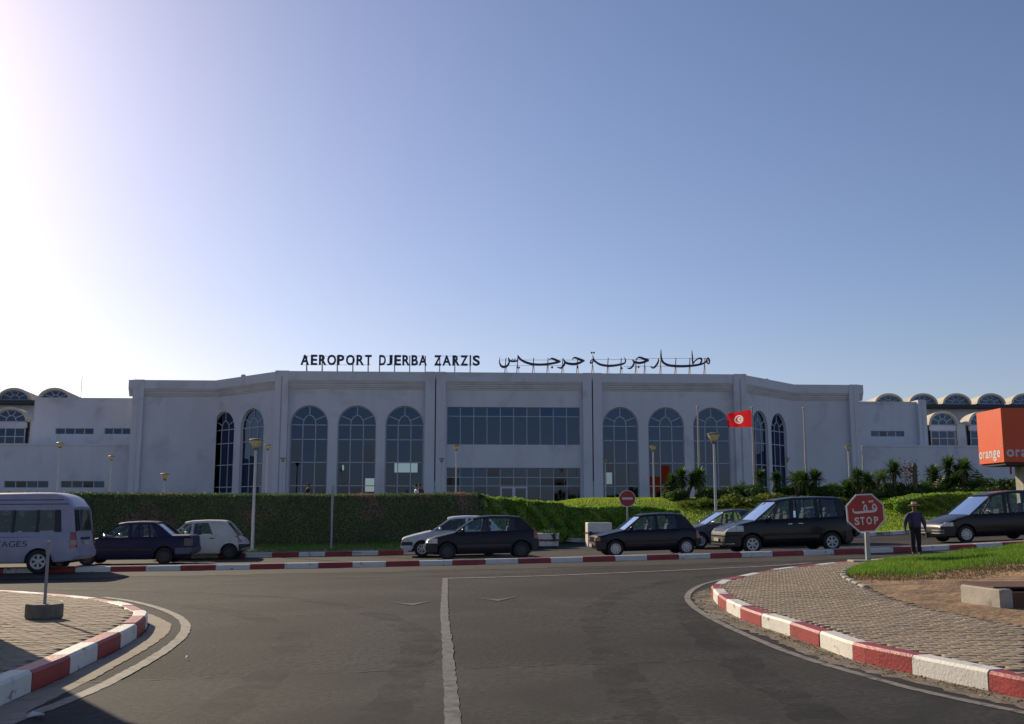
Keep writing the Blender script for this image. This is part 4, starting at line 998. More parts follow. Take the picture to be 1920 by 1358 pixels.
for k, (px, pt, w, lab) in enumerate(((1262, 905, 44, 'rounded dark shrub at the left end of the planting'), (1330, 908, 50, 'rounded shrub right of the slim yucca'), (1372, 905, 46, 'rounded shrub left of the low palm under the flag'), (1420, 900, 44, 'rounded shrub at the flag pole foot'), (1470, 902, 50, 'rounded shrub right of the small yuccas'),
        (1505, 894, 52, 'dense shrub behind the leaning palm trunk'), (1550, 900, 56, 'dense shrub right of the bushy dark yucca'), (1590, 890, 56, 'tall dense shrub left of the large yucca clump'), (1628, 893, 52, 'tall dense shrub just right of the large yucca clump'), (1668, 896, 48, 'dense shrub at the foot of the tallest yucca'),
        (1692, 898, 50, 'dense shrub left of the dry leafless one'), (1732, 896, 50, 'dense shrub behind the cactus stem'), (1768, 885, 56, 'tall dense shrub under the big yucca group'), (1812, 884, 60, 'tall dense shrub left of the wide palm'), (1862, 888, 56, 'tall dense shrub between wide palm and orange cube'))):
    bush(px, 938, pt, 58.2 + (k % 3) * .5, w, lab, k, M_yuc if k % 2 else None)
pth = [(20.2, 55.6), (22.5, 56.2), (26, 56.6), (31, 57.0)]
hedge('hedge', 'low bright green hedge behind the man in the straw hat', pth, [gzf(*p) + t for p, t in zip(pth, (.55, .85, .85, .7))], 1.9, 0.08, 15000, M_hedge2, 0.11)
o = empty('dead_shrub', (*at(1706, 905, 61).to_2d(), gzf(at(1706, 905, 61).x, 61)), 0, 'dry brown leafless shrub beside a cactus stem', 'shrub')
mb = MB(); r_ = random.Random(5)
for k in range(16):
    a = r_.uniform(0, 6.28); h = r_.uniform(1.2, 2.3); mb.tube([(0, 0, 0), (math.cos(a) * .2, math.sin(a) * .2, h * .5), (math.cos(a) * .5, math.sin(a) * .4, h)], [.03, .02, .008], 5)
mb.build('branches', M_trunk, o)
d = rng.normal(0, 1, (260, 3)) * np.array([.28, .28, .35]) + np.array([0, 0, 1.75]); obj('dry_leaves', leaf_mesh('dry_leaves', leaf_quads(d, rng.normal(0, 1, (260, 3)), .14)), M_dead, o)
o = empty('cactus', (*at(1716.5, 905, 60).to_2d(), gzf(at(1716.5, 905, 60).x, 60)), 0, 'single upright cactus stem among the palms', 'plant')
zt = at(1716.5, 867, 60).z - o.location.z
rings = [[((.10 + .02 * (k % 2)) * s * math.cos(k * math.pi / 8), (.10 + .02 * (k % 2)) * s * math.sin(k * math.pi / 8), z) for k in range(16)] for z, s in ((-.1, 1), (zt * .5, 1.05), (zt * .9, 1), (zt * .97, .7), (zt, .2))]
MB().loft(rings).build('stem', nmat('cactus_skin', (0.06, 0.09, 0.04), 0.7, var=.2, vscale=5), o)

# ------------------------------------------------------------------ street lamps
M_lglass = leafmat('lamp_diffuser', (0.72, 0.68, 0.45), (0.78, 0.74, 0.52), 0.65, 2.0); M_cap = nmat('lamp_cap', (0.16, 0.14, 0.11), 0.5)
def lamp(px, py_top, Y, label, headpx, grp, base=None, hang=False):
    p = at(px, py_top, Y); g = gzf(p.x, Y) + (.12 if Y < 60 else 0)
    if px < 500 and Y < 50: g = gzf(p.x, Y) + .16
    H = p.z - g; k = headpx / F * Y / .52
    o = empty('street_lamp', (p.x, Y, g), 0, label, 'lamp', grp)
    MB().tube([(0, 0, 0), (0, 0, H * .35), (0, 0, H - .42 * k)], [.068, .058, .045], 14).build('post', M_pole, o, 40)
    MB().cbox((0, 0, .04), (.38, .38, .10), .015).build('base_plate', M_pole, o)
    MB().lathe([(.06 * k, H - .46 * k), (.10 * k, H - .44 * k), (.11 * k, H - .36 * k), (.08 * k, H - .34 * k)], 16).build('collar', M_cap, o, 40)
    MB().lathe([(.10 * k, H - .36 * k), (.15 * k, H - .30 * k), (.255 * k, H - .09 * k), (.25 * k, H - .075 * k), (.14 * k, H - .28 * k)], 20).build('diffuser', M_lglass, o, 50)
    MB().lathe([(.268 * k, H - .095 * k), (.272 * k, H - .06 * k), (.22 * k, H - .03 * k), (.10 * k, H - .005 * k), (.0 + .005, H)], 20).build('cap', M_cap, o, 40)
    return o
LG = 'street lamps with funnel heads'
lamp(480.5, 822, 40.6, 'nearest left street lamp on the grass verge by the small white hatchback', 25, LG)
lamp(1338, 811, 44.2, 'nearest right street lamp on the lawn behind the grey saloon', 24, LG)
lamp(309.5, 887, 59, 'street lamp rising from the hedge behind the dark blue saloon', 16, LG)
for px, py, Y, lab, w in ((113, 829, 70, 'street lamp before the left annex, the leftmost of all', 13), (209.5, 854, 80, 'street lamp before the left annex near the terminal corner', 11), (502, 833, 72, 'small street lamp just right of the nearest left lamp', 13),
                          (855.5, 834, 72, 'street lamp before the left edge of the entrance glazing', 13), (1224.5, 835, 69, 'street lamp standing at the crest of the lawn', 13), (1590, 835, 70, 'street lamp at the corner of the right terminal wing', 12)):
    lamp(px, py, Y, lab, w, LG)
for px, py, lab in ((530.5, 858, 'dark small lamp at the left corner pilaster of the terminal'), (828, 859, 'dark small lamp before the left double pilaster'), (1134.5, 859, 'dark small lamp before the right double pilaster'), (1476, 858, 'dark small lamp beside the rightmost arched window')):
    lamp(px, py, 91, lab, 9.5, LG)
# flagpoles and flag
M_fp = nmat('flagpole_paint', (0.42, 0.38, 0.36), 0.5, var=.1, vscale=2)
def flagpole(px, pt, Y, label):
    Y += 3.0
    p = at(px, pt, Y); g = gzf(p.x, Y); o = empty('flagpole', (p.x, Y, g), 0, label, 'flagpole', 'flagpoles before the terminal')
    MB().tube([(0, 0, -.1), (0, 0, (p.z - g) * .5), (0, 0, p.z - g)], [.085, .07, .05], 12).build('pole', M_fp, o, 40)
    MB().lathe([(.05, p.z - g), (.09, p.z - g + .03), (.08, p.z - g + .1), (.01, p.z - g + .13)], 12).build('finial', M_fp, o, 40); return o
flagpole(1308, 765, 62, 'bare flagpole farthest left, in front of an arched window')
fpo = flagpole(1410, 766, 60, 'flagpole flying the red flag')
flagpole(1507, 767, 61, 'bare flagpole right of the red flag before the blank wall')
flagpole(1617, 839, 66, 'short bare pole right of the terminal corner')
# the flag: cloth grid with its emblem coloured into the weave
fw, fh, nx, ny = 1.49, 1.03, 132, 92
top = at(1409, 768.5, 63).z
def flag_pt(u, v):          # u from the pole outwards, v down
    x = -fw * u; y = .10 * math.sin(u * 7 + v * 1.2) * (0.2 + u) + .05 * math.sin(u * 15 + v * 4) * u
    z = top - v * (fh + 0.06 * (1 - u)) * (1 - .17 * u) - .26 * u ** 1.2 + .02 * math.sin(u * 9) * u
    if u > .75 and v > .7: y -= .12 * (u - .75) * (v - .7) * 8
    return (fpo.location.x - .06 + x, 63 + y, z)
V = [flag_pt(i / nx, j / ny) for j in range(ny + 1) for i in range(nx + 1)]; Fq = []; mi = []
star = [((.30 if k % 2 == 0 else .115) * math.cos(math.pi + k * math.pi / 5), (.30 if k % 2 == 0 else .115) * math.sin(math.pi + k * math.pi / 5)) for k in range(10)]
for j in range(ny):
    for i in range(nx):
        b = j * (nx + 1) + i; Fq.append((b, b + 1, b + nx + 2, b + nx + 1))
        a, c = ((i + .5) / nx - .53) * fw / (fh * .5), ((j + .5) / ny - .5) / .5
        a, c = a / .56, c / .56; rr = math.hypot(a, c); w_ = rr < 1
        if w_ and math.hypot(a + .0, c) < .74 and math.hypot(a + .18, c) > .58: w_ = False
        if w_ and inpoly(np.array(-(a + .30) / 1.1), np.array(c / 1.1), star): w_ = False
        mi.append(1 if w_ else 0)
me = mesh_np('flag', V, Fq); me.materials.append(leafmat('flag_red', (0.55, 0.012, 0.015), (0.60, 0.015, 0.018), .45, .3)); me.materials.append(leafmat('flag_white', (0.72, 0.70, 0.70), (0.75, 0.72, 0.72), .4, .3))
me.polygons.foreach_set('material_index', mi); me.polygons.foreach_set('use_smooth', [True] * len(Fq))
tag(obj('flag', me, None), 'red flag with white disc, crescent and star flying from its pole', 'flag')

# ------------------------------------------------------------------ vehicles
M_cglass = glassmat('car_glass', (0.84, 0.92, 0.89), 0.05)
M_cglass_d = glassmat('dark_car_glass', (0.42, 0.50, 0.50), 0.05)
M_tyre = nmat('tyre', (0.02, 0.02, 0.021), 0.85, var=.2, vscale=8)
M_rim = nmat('alloy_rim', (0.45, 0.45, 0.47), 0.4, metal=0.5); M_rimd = nmat('steel_rim_dark', (0.05, 0.05, 0.055), 0.5, metal=0.3)
M_plast = nmat('black_plastic', (0.025, 0.025, 0.028), 0.55, var=.1, vscale=6); M_seat = nmat('seat_fabric', (0.035, 0.035, 0.04), 0.9)
M_hl = nmat('headlamp_glass', (0.36, 0.38, 0.40), 0.10, spec=0.8, coat=.6, var=.35, vscale=14); M_tl = nmat('tail_lamp_red', (0.30, 0.012, 0.012), 0.2, coat=.6); M_am = nmat('indicator_amber', (0.5, 0.16, 0.02), 0.25)
M_plate = nmat('number_plate', (0.45, 0.45, 0.43), 0.5, var=.35, vscale=22); M_gap = nmat('panel_gap', (0.008, 0.008, 0.009), 0.9); M_chrome = nmat('chrome_trim', (0.6, 0.6, 0.62), 0.2, metal=.9)
def paint(name, c, rough=0.35, coat=0.6, dust=0.12):
    return nmat(name, c, rough, coat=coat * .3, spec=0.22, var=0.08, vscale=2.5, dark=tuple(min(1, v * .8 + dust * .05) for v in c), dscale=1.4, dlo=.5, dhi=.85)
WHEELS = {}
def wheel_meshes(r, w, style):
    key = (round(r, 3), round(w, 3), style)
    if key in WHEELS: return WHEELS[key]
    ri = r * .62
    ty = MB().lathe([(ri, -w * .5), (r * .86, -w * .5), (r * .96, -w * .42), (r, -w * .25), (r, w * .25), (r * .96, w * .42), (r * .86, w * .5), (ri, w * .5)], 28, axis='y', caps=False).mesh('wheel', 35)
    rm = MB().lathe([(ri, -w * .40), (ri * 1.02, -w * .52), (ri * .93, -w * .5), (ri * .86, -w * .36), (ri * .34, -w * .40), (ri * .26, -w * .47), (.01, -w * .48)], 28, axis='y').mesh('rim', 35)
    hs = MB(); n = {'spoke': 6, 'steel': 10, 'cover': 9}[style]
    for k in range(n):
        a = 2 * math.pi * k / n; r0, r1, da = ri * (.42 if style == 'spoke' else .58), ri * .80, (.30 if style == 'spoke' else .16)
        f_ = lambda rr, t: (rr * math.cos(t), -w * .43, rr * math.sin(t))
        hs.add([f_(r0, a - da * .6), f_(r1, a - da), f_(r1, a + da), f_(r0, a + da * .6)], [(0, 1, 2, 3)])
    hm = hs.mesh('rim_opening', recalc=False); WHEELS[key] = (ty, rm, hm); return WHEELS[key]
def car(name, label, loc, ang, S, body, cat='car', grp='cars on the far road', glass=None, rim=None, seats=True):
    """S: spec with side profile; local x runs from the nose (0) to the tail (L), y across, z up"""
    L, W, r = S['L'], S['W'], S['r']; hw = W / 2; belt = S['belt']; sill = S['sill']; glass = glass or M_cglass
    o = empty(name, loc, ang, label, cat, grp)
    tp = np.array(S['top']); zt = lambda x: float(np.interp(x, tp[:, 0], tp[:, 1]))
    bp = np.array(S.get('bot', [(0, .34), (.12, .26), (.4, sill), (L - .5, sill), (L - .12, .30), (L, .38)]))
    xf, xr = S['wheels']; ra = r * 1.17
    def zb(x):
        z = float(np.interp(x, bp[:, 0], bp[:, 1]))
        for xc in (xf, xr):
            if abs(x - xc) < ra: z = max(z, r + math.sqrt(ra * ra - (x - xc) ** 2) * .98)
        return z
    a_f, kf, a_r, kr = S.get('plan', (.95, .17, .7, .12))
    def plan(x):
        p = 1.0
        if x < a_f: p -= kf * ((a_f - x) / a_f) ** 2.2
        if x > L - a_r: p -= kr * ((x - L + a_r) / a_r) ** 2.2
        return p
    wfp = S.get('wf', [(-.3, .90), (0, .95), (.12, .985), (.4, 1), (.62, .995), (.85, .975), (1, .945), (1.6, .86)]); wfx = [p[0] for p in wfp]; wfy = [p[1] for p in wfp]
    def hwid(x, z): return hw * plan(x) * float(np.interp((z - sill) / (belt - sill), wfx, wfy))
    xa0, xa1, xr1, xr0 = S['gh']
    xs = sorted(set([round(v, 4) for v in np.concatenate([np.linspace(0, L, 46), tp[:, 0], [xc + ra * math.sin(t) for xc in (xf, xr) for t in np.linspace(-math.pi / 2, math.pi / 2, 15)], [xa0 + .06, xr0 - .06]])]))
    rings = []
    for x in xs:
        b, t = zb(x), zt(x); t = max(t, b + .02); half = []
        for q in (0, .1, .25, .45, .65, .82, .94): z = b + (t - b) * q; half.append((hwid(x, z) * (1 if q < .9 else .992), z))
        wt = hwid(x, t) * .965
        if xa0 + .05 < x < xr0 - .05: half += [(wt, t), (wt * .93, t - .01), (wt * .92, t - .3), (0.02, t - .3)]
        else:
            cr = S.get('crown', .035); half += [(wt, t), (wt * .82, t + cr * .5), (wt * .45, t + cr * .9), (0.02, t + cr)]
        rings.append([(x, -w, z) for w, z in half] + [(x, w, z) for w, z in half[::-1]])
    MB().loft(rings).build('body', body, o, 28)
    # dark underbody and cabin floor
    MB().box(.25, L - .25, -hw * .70, hw * .70, sill - .02, belt - .36).build('underbody', M_black, o)
    MB().box(xa0 + .1, xr0 - .1, -hw * .84, hw * .84, belt - .292, belt - .27).build('cabin_floor', M_seat, o)
    # cabin: roof, pillars, panes
    rp = np.array(S['roof']); rz = lambda x: float(np.interp(x, rp[:, 0], rp[:, 1])); rl = S.get('rail'); tum = S.get('tum', .14)
    H = max(rp[:, 1])
    railz = (lambda x: float(np.interp(x, [p[0] for p in rl], [p[1] for p in rl]))) if rl else (lambda x: rz(x) - .075)
    def gw(x, z): return hw * plan(x) * (.925 - tum * max(0, z - belt) / (H - belt))
    rings = []
    for x in np.linspace(xa1 - .03, xr1 + .03, 22):
        zr, ztop = railz(x), rz(x); y0 = gw(x, zr)
        hf = [(y0 * .96, zr + .004), (y0, zr), (gw(x, (zr + ztop) / 2), (zr * .5 + ztop * .5)), (gw(x, ztop) * .985, ztop - .025), (gw(x, ztop) * .92, ztop), (y0 * .55, ztop + .022), (0.02, ztop + .03)]
        rings.append([(x, -w, z) for w, z in hf] + [(x, w, z) for w, z in hf[::-1]])
    MB().loft(rings).build('roof', body, o, 30)
    pmat = S.get('pillar_mat', body); P = S['pillars']      # (x bottom, x top, width bottom, width top[, material])
    def gpt(x, z, s, inn=0.0): return (x, s * (gw(x, z) - inn), z)
    for s in (-1, 1):
        for p in P:
            xb, xt, wb, wt_ = p[:4]; zt_, zb_ = railz(min(max(xt, xa1), xr1)) + .01, zt(xb) - .01
            q = [(xb - wb / 2, zb_), (xb + wb / 2, zb_), (xt + wt_ / 2, zt_), (xt - wt_ / 2, zt_)]
            MB().add([gpt(x, z, s) for x, z in q] + [gpt(x, z, s, .05) for x, z in q], [(0, 1, 2, 3), (7, 6, 5, 4), (0, 4, 5, 1), (1, 5, 6, 2), (2, 6, 7, 3), (3, 7, 4, 0)]).build('pillar', p[4] if len(p) > 4 and p[4] else pmat, o)
        for p, q in zip(P[:-1], P[1:]):
            if len(q) > 5 and q[5] == 'solid':
                c = [(p[0], zt(p[0])), (q[0], zt(q[0])), (q[1], railz(q[1])), (p[1], railz(p[1]))]
                MB().add([gpt(x, z, s, .006) for x, z in c] + [gpt(x, z, s, .04) for x, z in c], [(0, 1, 2, 3), (7, 6, 5, 4), (0, 4, 5, 1), (1, 5, 6, 2), (2, 6, 7, 3), (3, 7, 4, 0)]).build('side_panel', body, o); continue
            c = [(p[0], zt(p[0]) - .01), (q[0], zt(q[0]) - .01), (q[1], railz(min(q[1], xr1)) + .005), (p[1], railz(max(p[1], xa1)) + .005)]
            MB().add([gpt(x, z, s, .018) for x, z in c], [(0, 1, 2, 3)]).build('side_window', S.get('side_glass', glass), o, recalc=False)
    def screen(nm, xb, xt, zb_, zt_, bow, m=glass):
        mb = MB(); g = []
        for t in np.linspace(0, 1, 5):
            x, z = xb + (xt - xb) * t, zb_ + (zt_ - zb_) * t; y = gw(x, z) - .03
            g.append([(x + bow * (1 - u * u), u * y, z) for u in np.linspace(-1, 1, 9)])
        mb.loft(g, closed=False).build(nm, m, o, 40, recalc=False)
    screen('windscreen', xa0, xa1, zt(xa0) - .005, railz(xa1) + .03, -.07)
    if S.get('rear_glass', True): screen('rear_window', S.get('rgx', (xr0, xr1))[0], S.get('rgx', (xr0, xr1))[1], S.get('rgz', zt(xr0)), railz(xr1) + .03, .05)
    # dashboard, seats, steering wheel
    if seats:
        MB().cbox((xa0 + .42, 0, belt - .13), (.5, hw * 1.6, .22), .05).build('dashboard', M_seat, o)
        for x in S.get('seat_x', [xa0 + 1.25, xa0 + 2.05]):
            for y in (-.36, .36):
                se = MB(); M_ = Matrix.Translation((x, y, belt - .25)) @ Matrix.Rotation(.22, 4, 'Y')
                se.cbox((0, 0, .18), (.13, .46, .52), .05, M_); se.cbox((.0, 0, .53), (.09, .26, .16), .035, M_); se.build('seat', M_seat, o)
        a = [2 * math.pi * k / 16 for k in range(17)]
        MB().tube([(xa0 + .72 + .07 * math.sin(t), .36 * -1 + .17 * math.cos(t), belt + .02 + .15 * math.sin(t)) for t in a], .015, 6, False).build('steering_wheel', M_seat, o)
    # wheels
    st = S.get('wstyle', 'spoke'); ty, rm, hm = wheel_meshes(r, S.get('ww', .18), st); rim = rim or M_rim
    for x in (xf, xr):
        for s in (-1, 1):
            w_ = obj('wheel', ty, M_tyre, o); w_.location = (x, s * (hw * plan(x) - .11), r); w_.rotation_euler = (0, 0, 0 if s < 0 else math.pi)
            rr_ = bpy.data.objects.new('rim', rm.copy()); rr_.data.materials.clear(); rr_.data.materials.append(rim); link(rr_, w_)
            h_ = bpy.data.objects.new('rim_opening', hm.copy()); h_.data.materials.clear(); h_.data.materials.append(M_black); link(h_, w_); h_['kind'] = 'stuff'
            arc = [(x + ra * math.cos(t), s * (hwid(x + ra * math.cos(t), r + ra * math.sin(t)) + .002), r + ra * .98 * math.sin(t)) for t in np.linspace(.12, math.pi - .12, 15)]
            MB().tube(arc, .017, 6).build('wheel_arch', S.get('arch_mat', body), o, 60)
    # bands that wrap the ends: bumpers, lamps
    def xend(z, rear):
        xx = np.linspace(0, L, 400); ok_ = [x for x in xx if zb(x) <= z + .01 and zt(x) + .01 >= z]
        return (max(ok_) if rear else min(ok_)) if ok_ else (L if rear else 0)
    def band(nm, m, xs_, yin, za, zb_, rear=False, side=0, off=.014, par=None):
        rows = []
        for z in (za, (za + zb_) / 2, zb_):
            xe = xend(z, rear); pts = []
            xq = np.linspace(min(xs_, xe - .0) if not rear else max(xs_, 0), xe, 9) if not rear else np.linspace(xs_, xe, 9)
            if not rear: xq = np.linspace(xs_, xe, 9)
            for x in xq: pts.append((x, hwid(x, z) + off))
            ex = xe + (off if rear else -off); w0 = hwid(xe, z)
            pts += [(ex, w0 * (1 - t) + yin * t) for t in (.04, .3, .65, 1)]
            rows.append((z, pts))
        sides = (-1, 1) if side == 0 else (side,)
        if side == 0 and yin <= .02:      # one piece across the car
            R_ = [[(x, -y, z) for x, y in p] + [(x, y, z) for x, y in p[::-1]] for z, p in rows]
            i0 = [[(x, y * .9, z) for x, y, z in R_[0]], *R_, [(x, y * .9, z) for x, y, z in R_[-1]]]
            return MB().loft(i0, closed=False).build(nm, m, par or o, 35, recalc=False)
        res = None
        for s in sides:
            R_ = [[(x, s * y, z) for x, y in p] for z, p in rows]
            i0 = [[(x, y * .97, z) for x, y, z in R_[0]], *R_, [(x, y * .97, z) for x, y, z in R_[-1]]]
            res = MB().loft(i0, closed=False).build(nm, m, par or o, 35, recalc=False)
        return res
    for b in S['bands']:
        m = {'B': body}.get(b[1], b[1]); band(b[0], m, *b[2:])
    # door seams, handles, mirrors, rub strip
    for seam in S.get('seams', []):
        for s in (-1, 1):
            MB().tube([(x, s * (hwid(x, z) - .004), z) for x, z in seam], .0075, 4).build('door_seam', M_gap, o)
    for x, z in S.get('handles', []):
        for s in (-1, 1): MB().cbox((x, s * (hwid(x, z) + .008), z), (.17, .035, .035), .01).build('door_handle', S.get('handle_mat', M_plast), o)
    if S.get('mirror'):
        x, z = S['mirror']
        for s in (-1, 1): MB().cbox((x, s * (hw * .97 + .10), z), (.10, .20, .13), .035).build('mirror', S.get('mirror_mat', body), o, 50)
    if S.get('strip'):
        z, h, m, x0_, x1_ = S['strip']
        for s in (-1, 1):
            xx = [x for x in np.linspace(x0_, x1_, 20)]
            MB().loft([[(x, s * (hwid(x, z - h / 2) + .001), z - h / 2), (x, s * (hwid(x, z) + .018), z - h / 2), (x, s * (hwid(x, z) + .018), z + h / 2), (x, s * (hwid(x, z + h / 2) + .001), z + h / 2)] for x in xx]).build('rub_strip', m, o)
    if S.get('plate_f'): x, z = S['plate_f']; MB().box(x - .03, x - .018, -.25, .25, z - .055, z + .055).build('number_plate', M_plate, o)
    if S.get('plate_r'): x, z = S['plate_r']; MB().box(x + .018, x + .03, -.25, .25, z - .055, z + .055).build('number_plate', M_plate, o)
    for bx in S.get('boxes', []): MB().cbox(*bx[2:]).build(bx[0], bx[1], o)
    o['hw'] = 0.0; del o['hw']
    return o, hwid, gw
KA = math.atan(0.1)       # the far road's direction
def place(px_nose, Y0, S, ang=KA):
    """nose of the car at photo column px_nose, near side at about depth Y0 there"""
    X0 = (px_nose - 960) / F * Y0; hw = S['W'] / 2
    ox, oy = X0 - math.sin(ang) * hw, Y0 + math.cos(ang) * hw
    xm, ym = ox + math.cos(ang) * S['L'] / 2, oy + math.sin(ang) * S['L'] / 2
    return (ox, oy, gzf(xm, ym) + .006), ang
def tilt(o, S):
    a = o.rotation_euler.z; L = S['L']; x, y = o.location.x, o.location.y
    z0, z1 = gzf(x, y), gzf(x + math.cos(a) * L, y + math.sin(a) * L)
    o.rotation_euler = (0, -math.atan2(z1 - z0, L), a); o.location.z = z0 + .012
CLIO = dict(L=3.78, W=1.64, r=.29, belt=.90, sill=.20, wheels=(.72, 3.19), wstyle='steel',
    top=[(0, .52), (.03, .60), (.12, .68), (.35, .76), (.75, .85), (1.02, .905), (2.4, .915), (3.45, .95), (3.62, .96), (3.72, .90), (3.77, .62), (3.78, .55)],
    gh=(.98, 1.62, 3.18, 3.60), roof=[(1.6, 1.36), (1.8, 1.40), (2.2, 1.425), (2.8, 1.41), (3.15, 1.375), (3.3, 1.35)],
    pillars=[(.99, 1.60, .09, .07), (1.98, 2.06, .10, .09, M_plast), (2.06, 2.10, .05, .06, M_plast), (2.86, 2.82, .05, .04, M_plast), (3.06, 2.98, .07, .07), (3.56, 3.20, .12, .12, None, 'solid')],
    bands=[('front_bumper', M_plast, .38, 0, .28, .53), ('rear_bumper', M_plast, 3.55, 0, .30, .56, True), ('headlamp', M_hl, .40, .36, .56, .72, False, 0, .012), ('tail_lamp', M_tl, 3.62, .62, .66, .92, True, 0, .012), ('grille', M_plast, .02, 0, .34, .42, False, 0, .03)],
    seams=[[(1.06, .88), (1.10, .6), (1.16, .3)], [(2.02, .90), (2.04, .5), (2.04, .27)], [(2.86, .90), (2.80, .72), (2.66, .5)]], handles=[(1.84, .80), (2.70, .82)], mirror=(1.24, .97), strip=(.46, .09, M_plast, 1.06, 2.84), plate_f=(-.02, .44), seat_x=[2.05, 2.8])
SUPER5 = dict(L=3.59, W=1.58, r=.275, belt=.87, sill=.19, wheels=(.66, 3.06), wstyle='cover',
    top=[(0, .50), (.02, .62), (.08, .68), (.5, .77), (.95, .865), (1.05, .87), (2.6, .875), (3.2, .88), (3.44, .82), (3.55, .62), (3.59, .5)],
    gh=(.98, 1.55, 2.98, 3.38), roof=[(1.5, 1.33), (1.75, 1.37), (2.3, 1.39), (2.8, 1.37), (3.05, 1.33)],
    pillars=[(.99, 1.54, .08, .07), (2.10, 2.08, .10, .09), (2.86, 2.74, .08, .09), (3.34, 3.00, .16, .14, None, 'solid')],
    bands=[('front_bumper', M_plast, .33, 0, .26, .50), ('rear_bumper', M_plast, 3.39, 0, .28, .52, True), ('headlamp', M_hl, .12, .42, .53, .66, False, 0, .012), ('indicator', M_am, .16, .60, .53, .65, False, 0, .018), ('tail_lamp', M_tl, 3.42, .55, .55, .80, True, 0, .012)],
    seams=[[(1.06, .86), (1.1, .6), (1.15, .28)], [(2.14, .86), (2.16, .5), (2.12, .27)]], handles=[(2.0, .74)], mirror=(1.2, .93), strip=(.44, .05, M_plast, 1.02, 2.7), seat_x=[1.95, 2.65], plate_f=(-.03, .38))
R5 = dict(L=3.52, W=1.53, r=.275, belt=.88, sill=.22, wheels=(.62, 2.98), wstyle='cover',
    top=[(0, .52), (.03, .64), (.1, .70), (.5, .78), (.85, .86), (1.0, .88), (2.6, .885), (3.08, .88), (3.36, .72), (3.46, .62), (3.52, .5)],
    gh=(.86, 1.38, 2.78, 3.22), roof=[(1.3, 1.33), (1.55, 1.38), (2.1, 1.40), (2.6, 1.385), (2.9, 1.34)],
    pillars=[(.87, 1.37, .07, .06), (1.62, 1.66, .09, .08), (2.42, 2.22, .07, .06), (3.16, 2.80, .2, .16, None, 'solid')],
    bands=[('front_bumper', M_plast, .29, 0, .28, .54), ('rear_bumper', M_plast, 3.31, 0, .28, .54, True), ('headlamp', M_hl, .12, .42, .56, .68, False, 0, .012), ('tail_lamp', M_tl, 3.30, .50, .60, .84, True, 0, .012)],
    seams=[[(.92, .87), (.95, .6), (1.0, .3)], [(1.66, .87), (1.68, .5), (1.66, .28)], [(2.5, .87), (2.42, .6), (2.3, .4)]], handles=[(1.48, .76), (2.36, .76)], mirror=(1.1, .94), seat_x=[1.6, 2.3], plate_r=(3.44, .66))
R9 = dict(L=4.06, W=1.65, r=.28, belt=.90, sill=.20, wheels=(.72, 3.19), wstyle='steel',
    top=[(0, .52), (.02, .68), (.1, .73), (.9, .84), (1.12, .895), (2.2, .90), (3.0, .905), (3.42, .93), (3.96, .93), (4.03, .88), (4.06, .55)],
    gh=(1.08, 1.68, 2.86, 3.38), roof=[(1.6, 1.34), (1.85, 1.38), (2.3, 1.40), (2.7, 1.39), (2.95, 1.35)],
    pillars=[(1.09, 1.67, .08, .07), (2.06, 2.06, .11, .10), (2.34, 2.32, .05, .05), (2.72, 2.64, .035, .035), (3.0, 2.74, .05, .05), (3.34, 2.88, .2, .16, None, 'solid')],
    bands=[('front_bumper', M_plast, .4, 0, .28, .50), ('rear_bumper', nmat('grey_bumper', (.10, .10, .14), .6), 3.55, 0, .34, .54, True, 0, .03), ('headlamp', M_hl, .12, .42, .54, .68, False, 0, .012), ('tail_lamp', nmat('smoked_lamp', (.10, .07, .06), .3), 3.82, .52, .60, .84, True, 0, .014)],
    seams=[[(1.14, .88), (1.18, .6), (1.2, .3)], [(2.12, .88), (2.14, .5), (2.12, .27)], [(3.0, .88), (2.92, .65), (2.78, .45)]], handles=[(1.98, .78), (2.84, .78)], mirror=(1.3, .96), mirror_mat=M_chrome, strip=(.50, .035, M_plast, 1.0, 2.8), seat_x=[2.05, 2.75])
HATCH = dict(L=3.75, W=1.60, r=.285, belt=.90, sill=.20, wheels=(.74, 3.15), wstyle='spoke',
    top=[(0, .50), (.03, .62), (.12, .68), (.5, .78), (.95, .88), (1.12, .905), (2.5, .91), (3.45, .93), (3.66, .88), (3.75, .55)],
    gh=(1.08, 1.74, 3.18, 3.58), roof=[(1.7, 1.36), (1.9, 1.40), (2.4, 1.42), (2.9, 1.40), (3.25, 1.35)],
    pillars=[(1.09, 1.72, .09, .07), (2.35, 2.38, .1, .1), (3.05, 2.95, .08, .08), (3.54, 3.20, .12, .12, None, 'solid')],
    bands=[('front_bumper', M_plast, .40, 0, .42, .54), ('lower_bumper', 'B', .36, 0, .28, .40, False, 0, .02), ('rear_bumper', M_plast, 3.49, 0, .28, .52, True), ('headlamp', M_hl, .30, .36, .56, .67, False, 0, .012), ('tail_lamp', M_tl, 3.62, .6, .6, .86, True, 0, .012)],
    seams=[[(1.14, .88), (1.18, .6), (1.22, .3)], [(2.38, .9), (2.4, .5), (2.38, .27)]], handles=[(2.22, .78)], mirror=(1.4, .98), side_glass=M_cglass_d, seat_x=[2.1, 2.8])
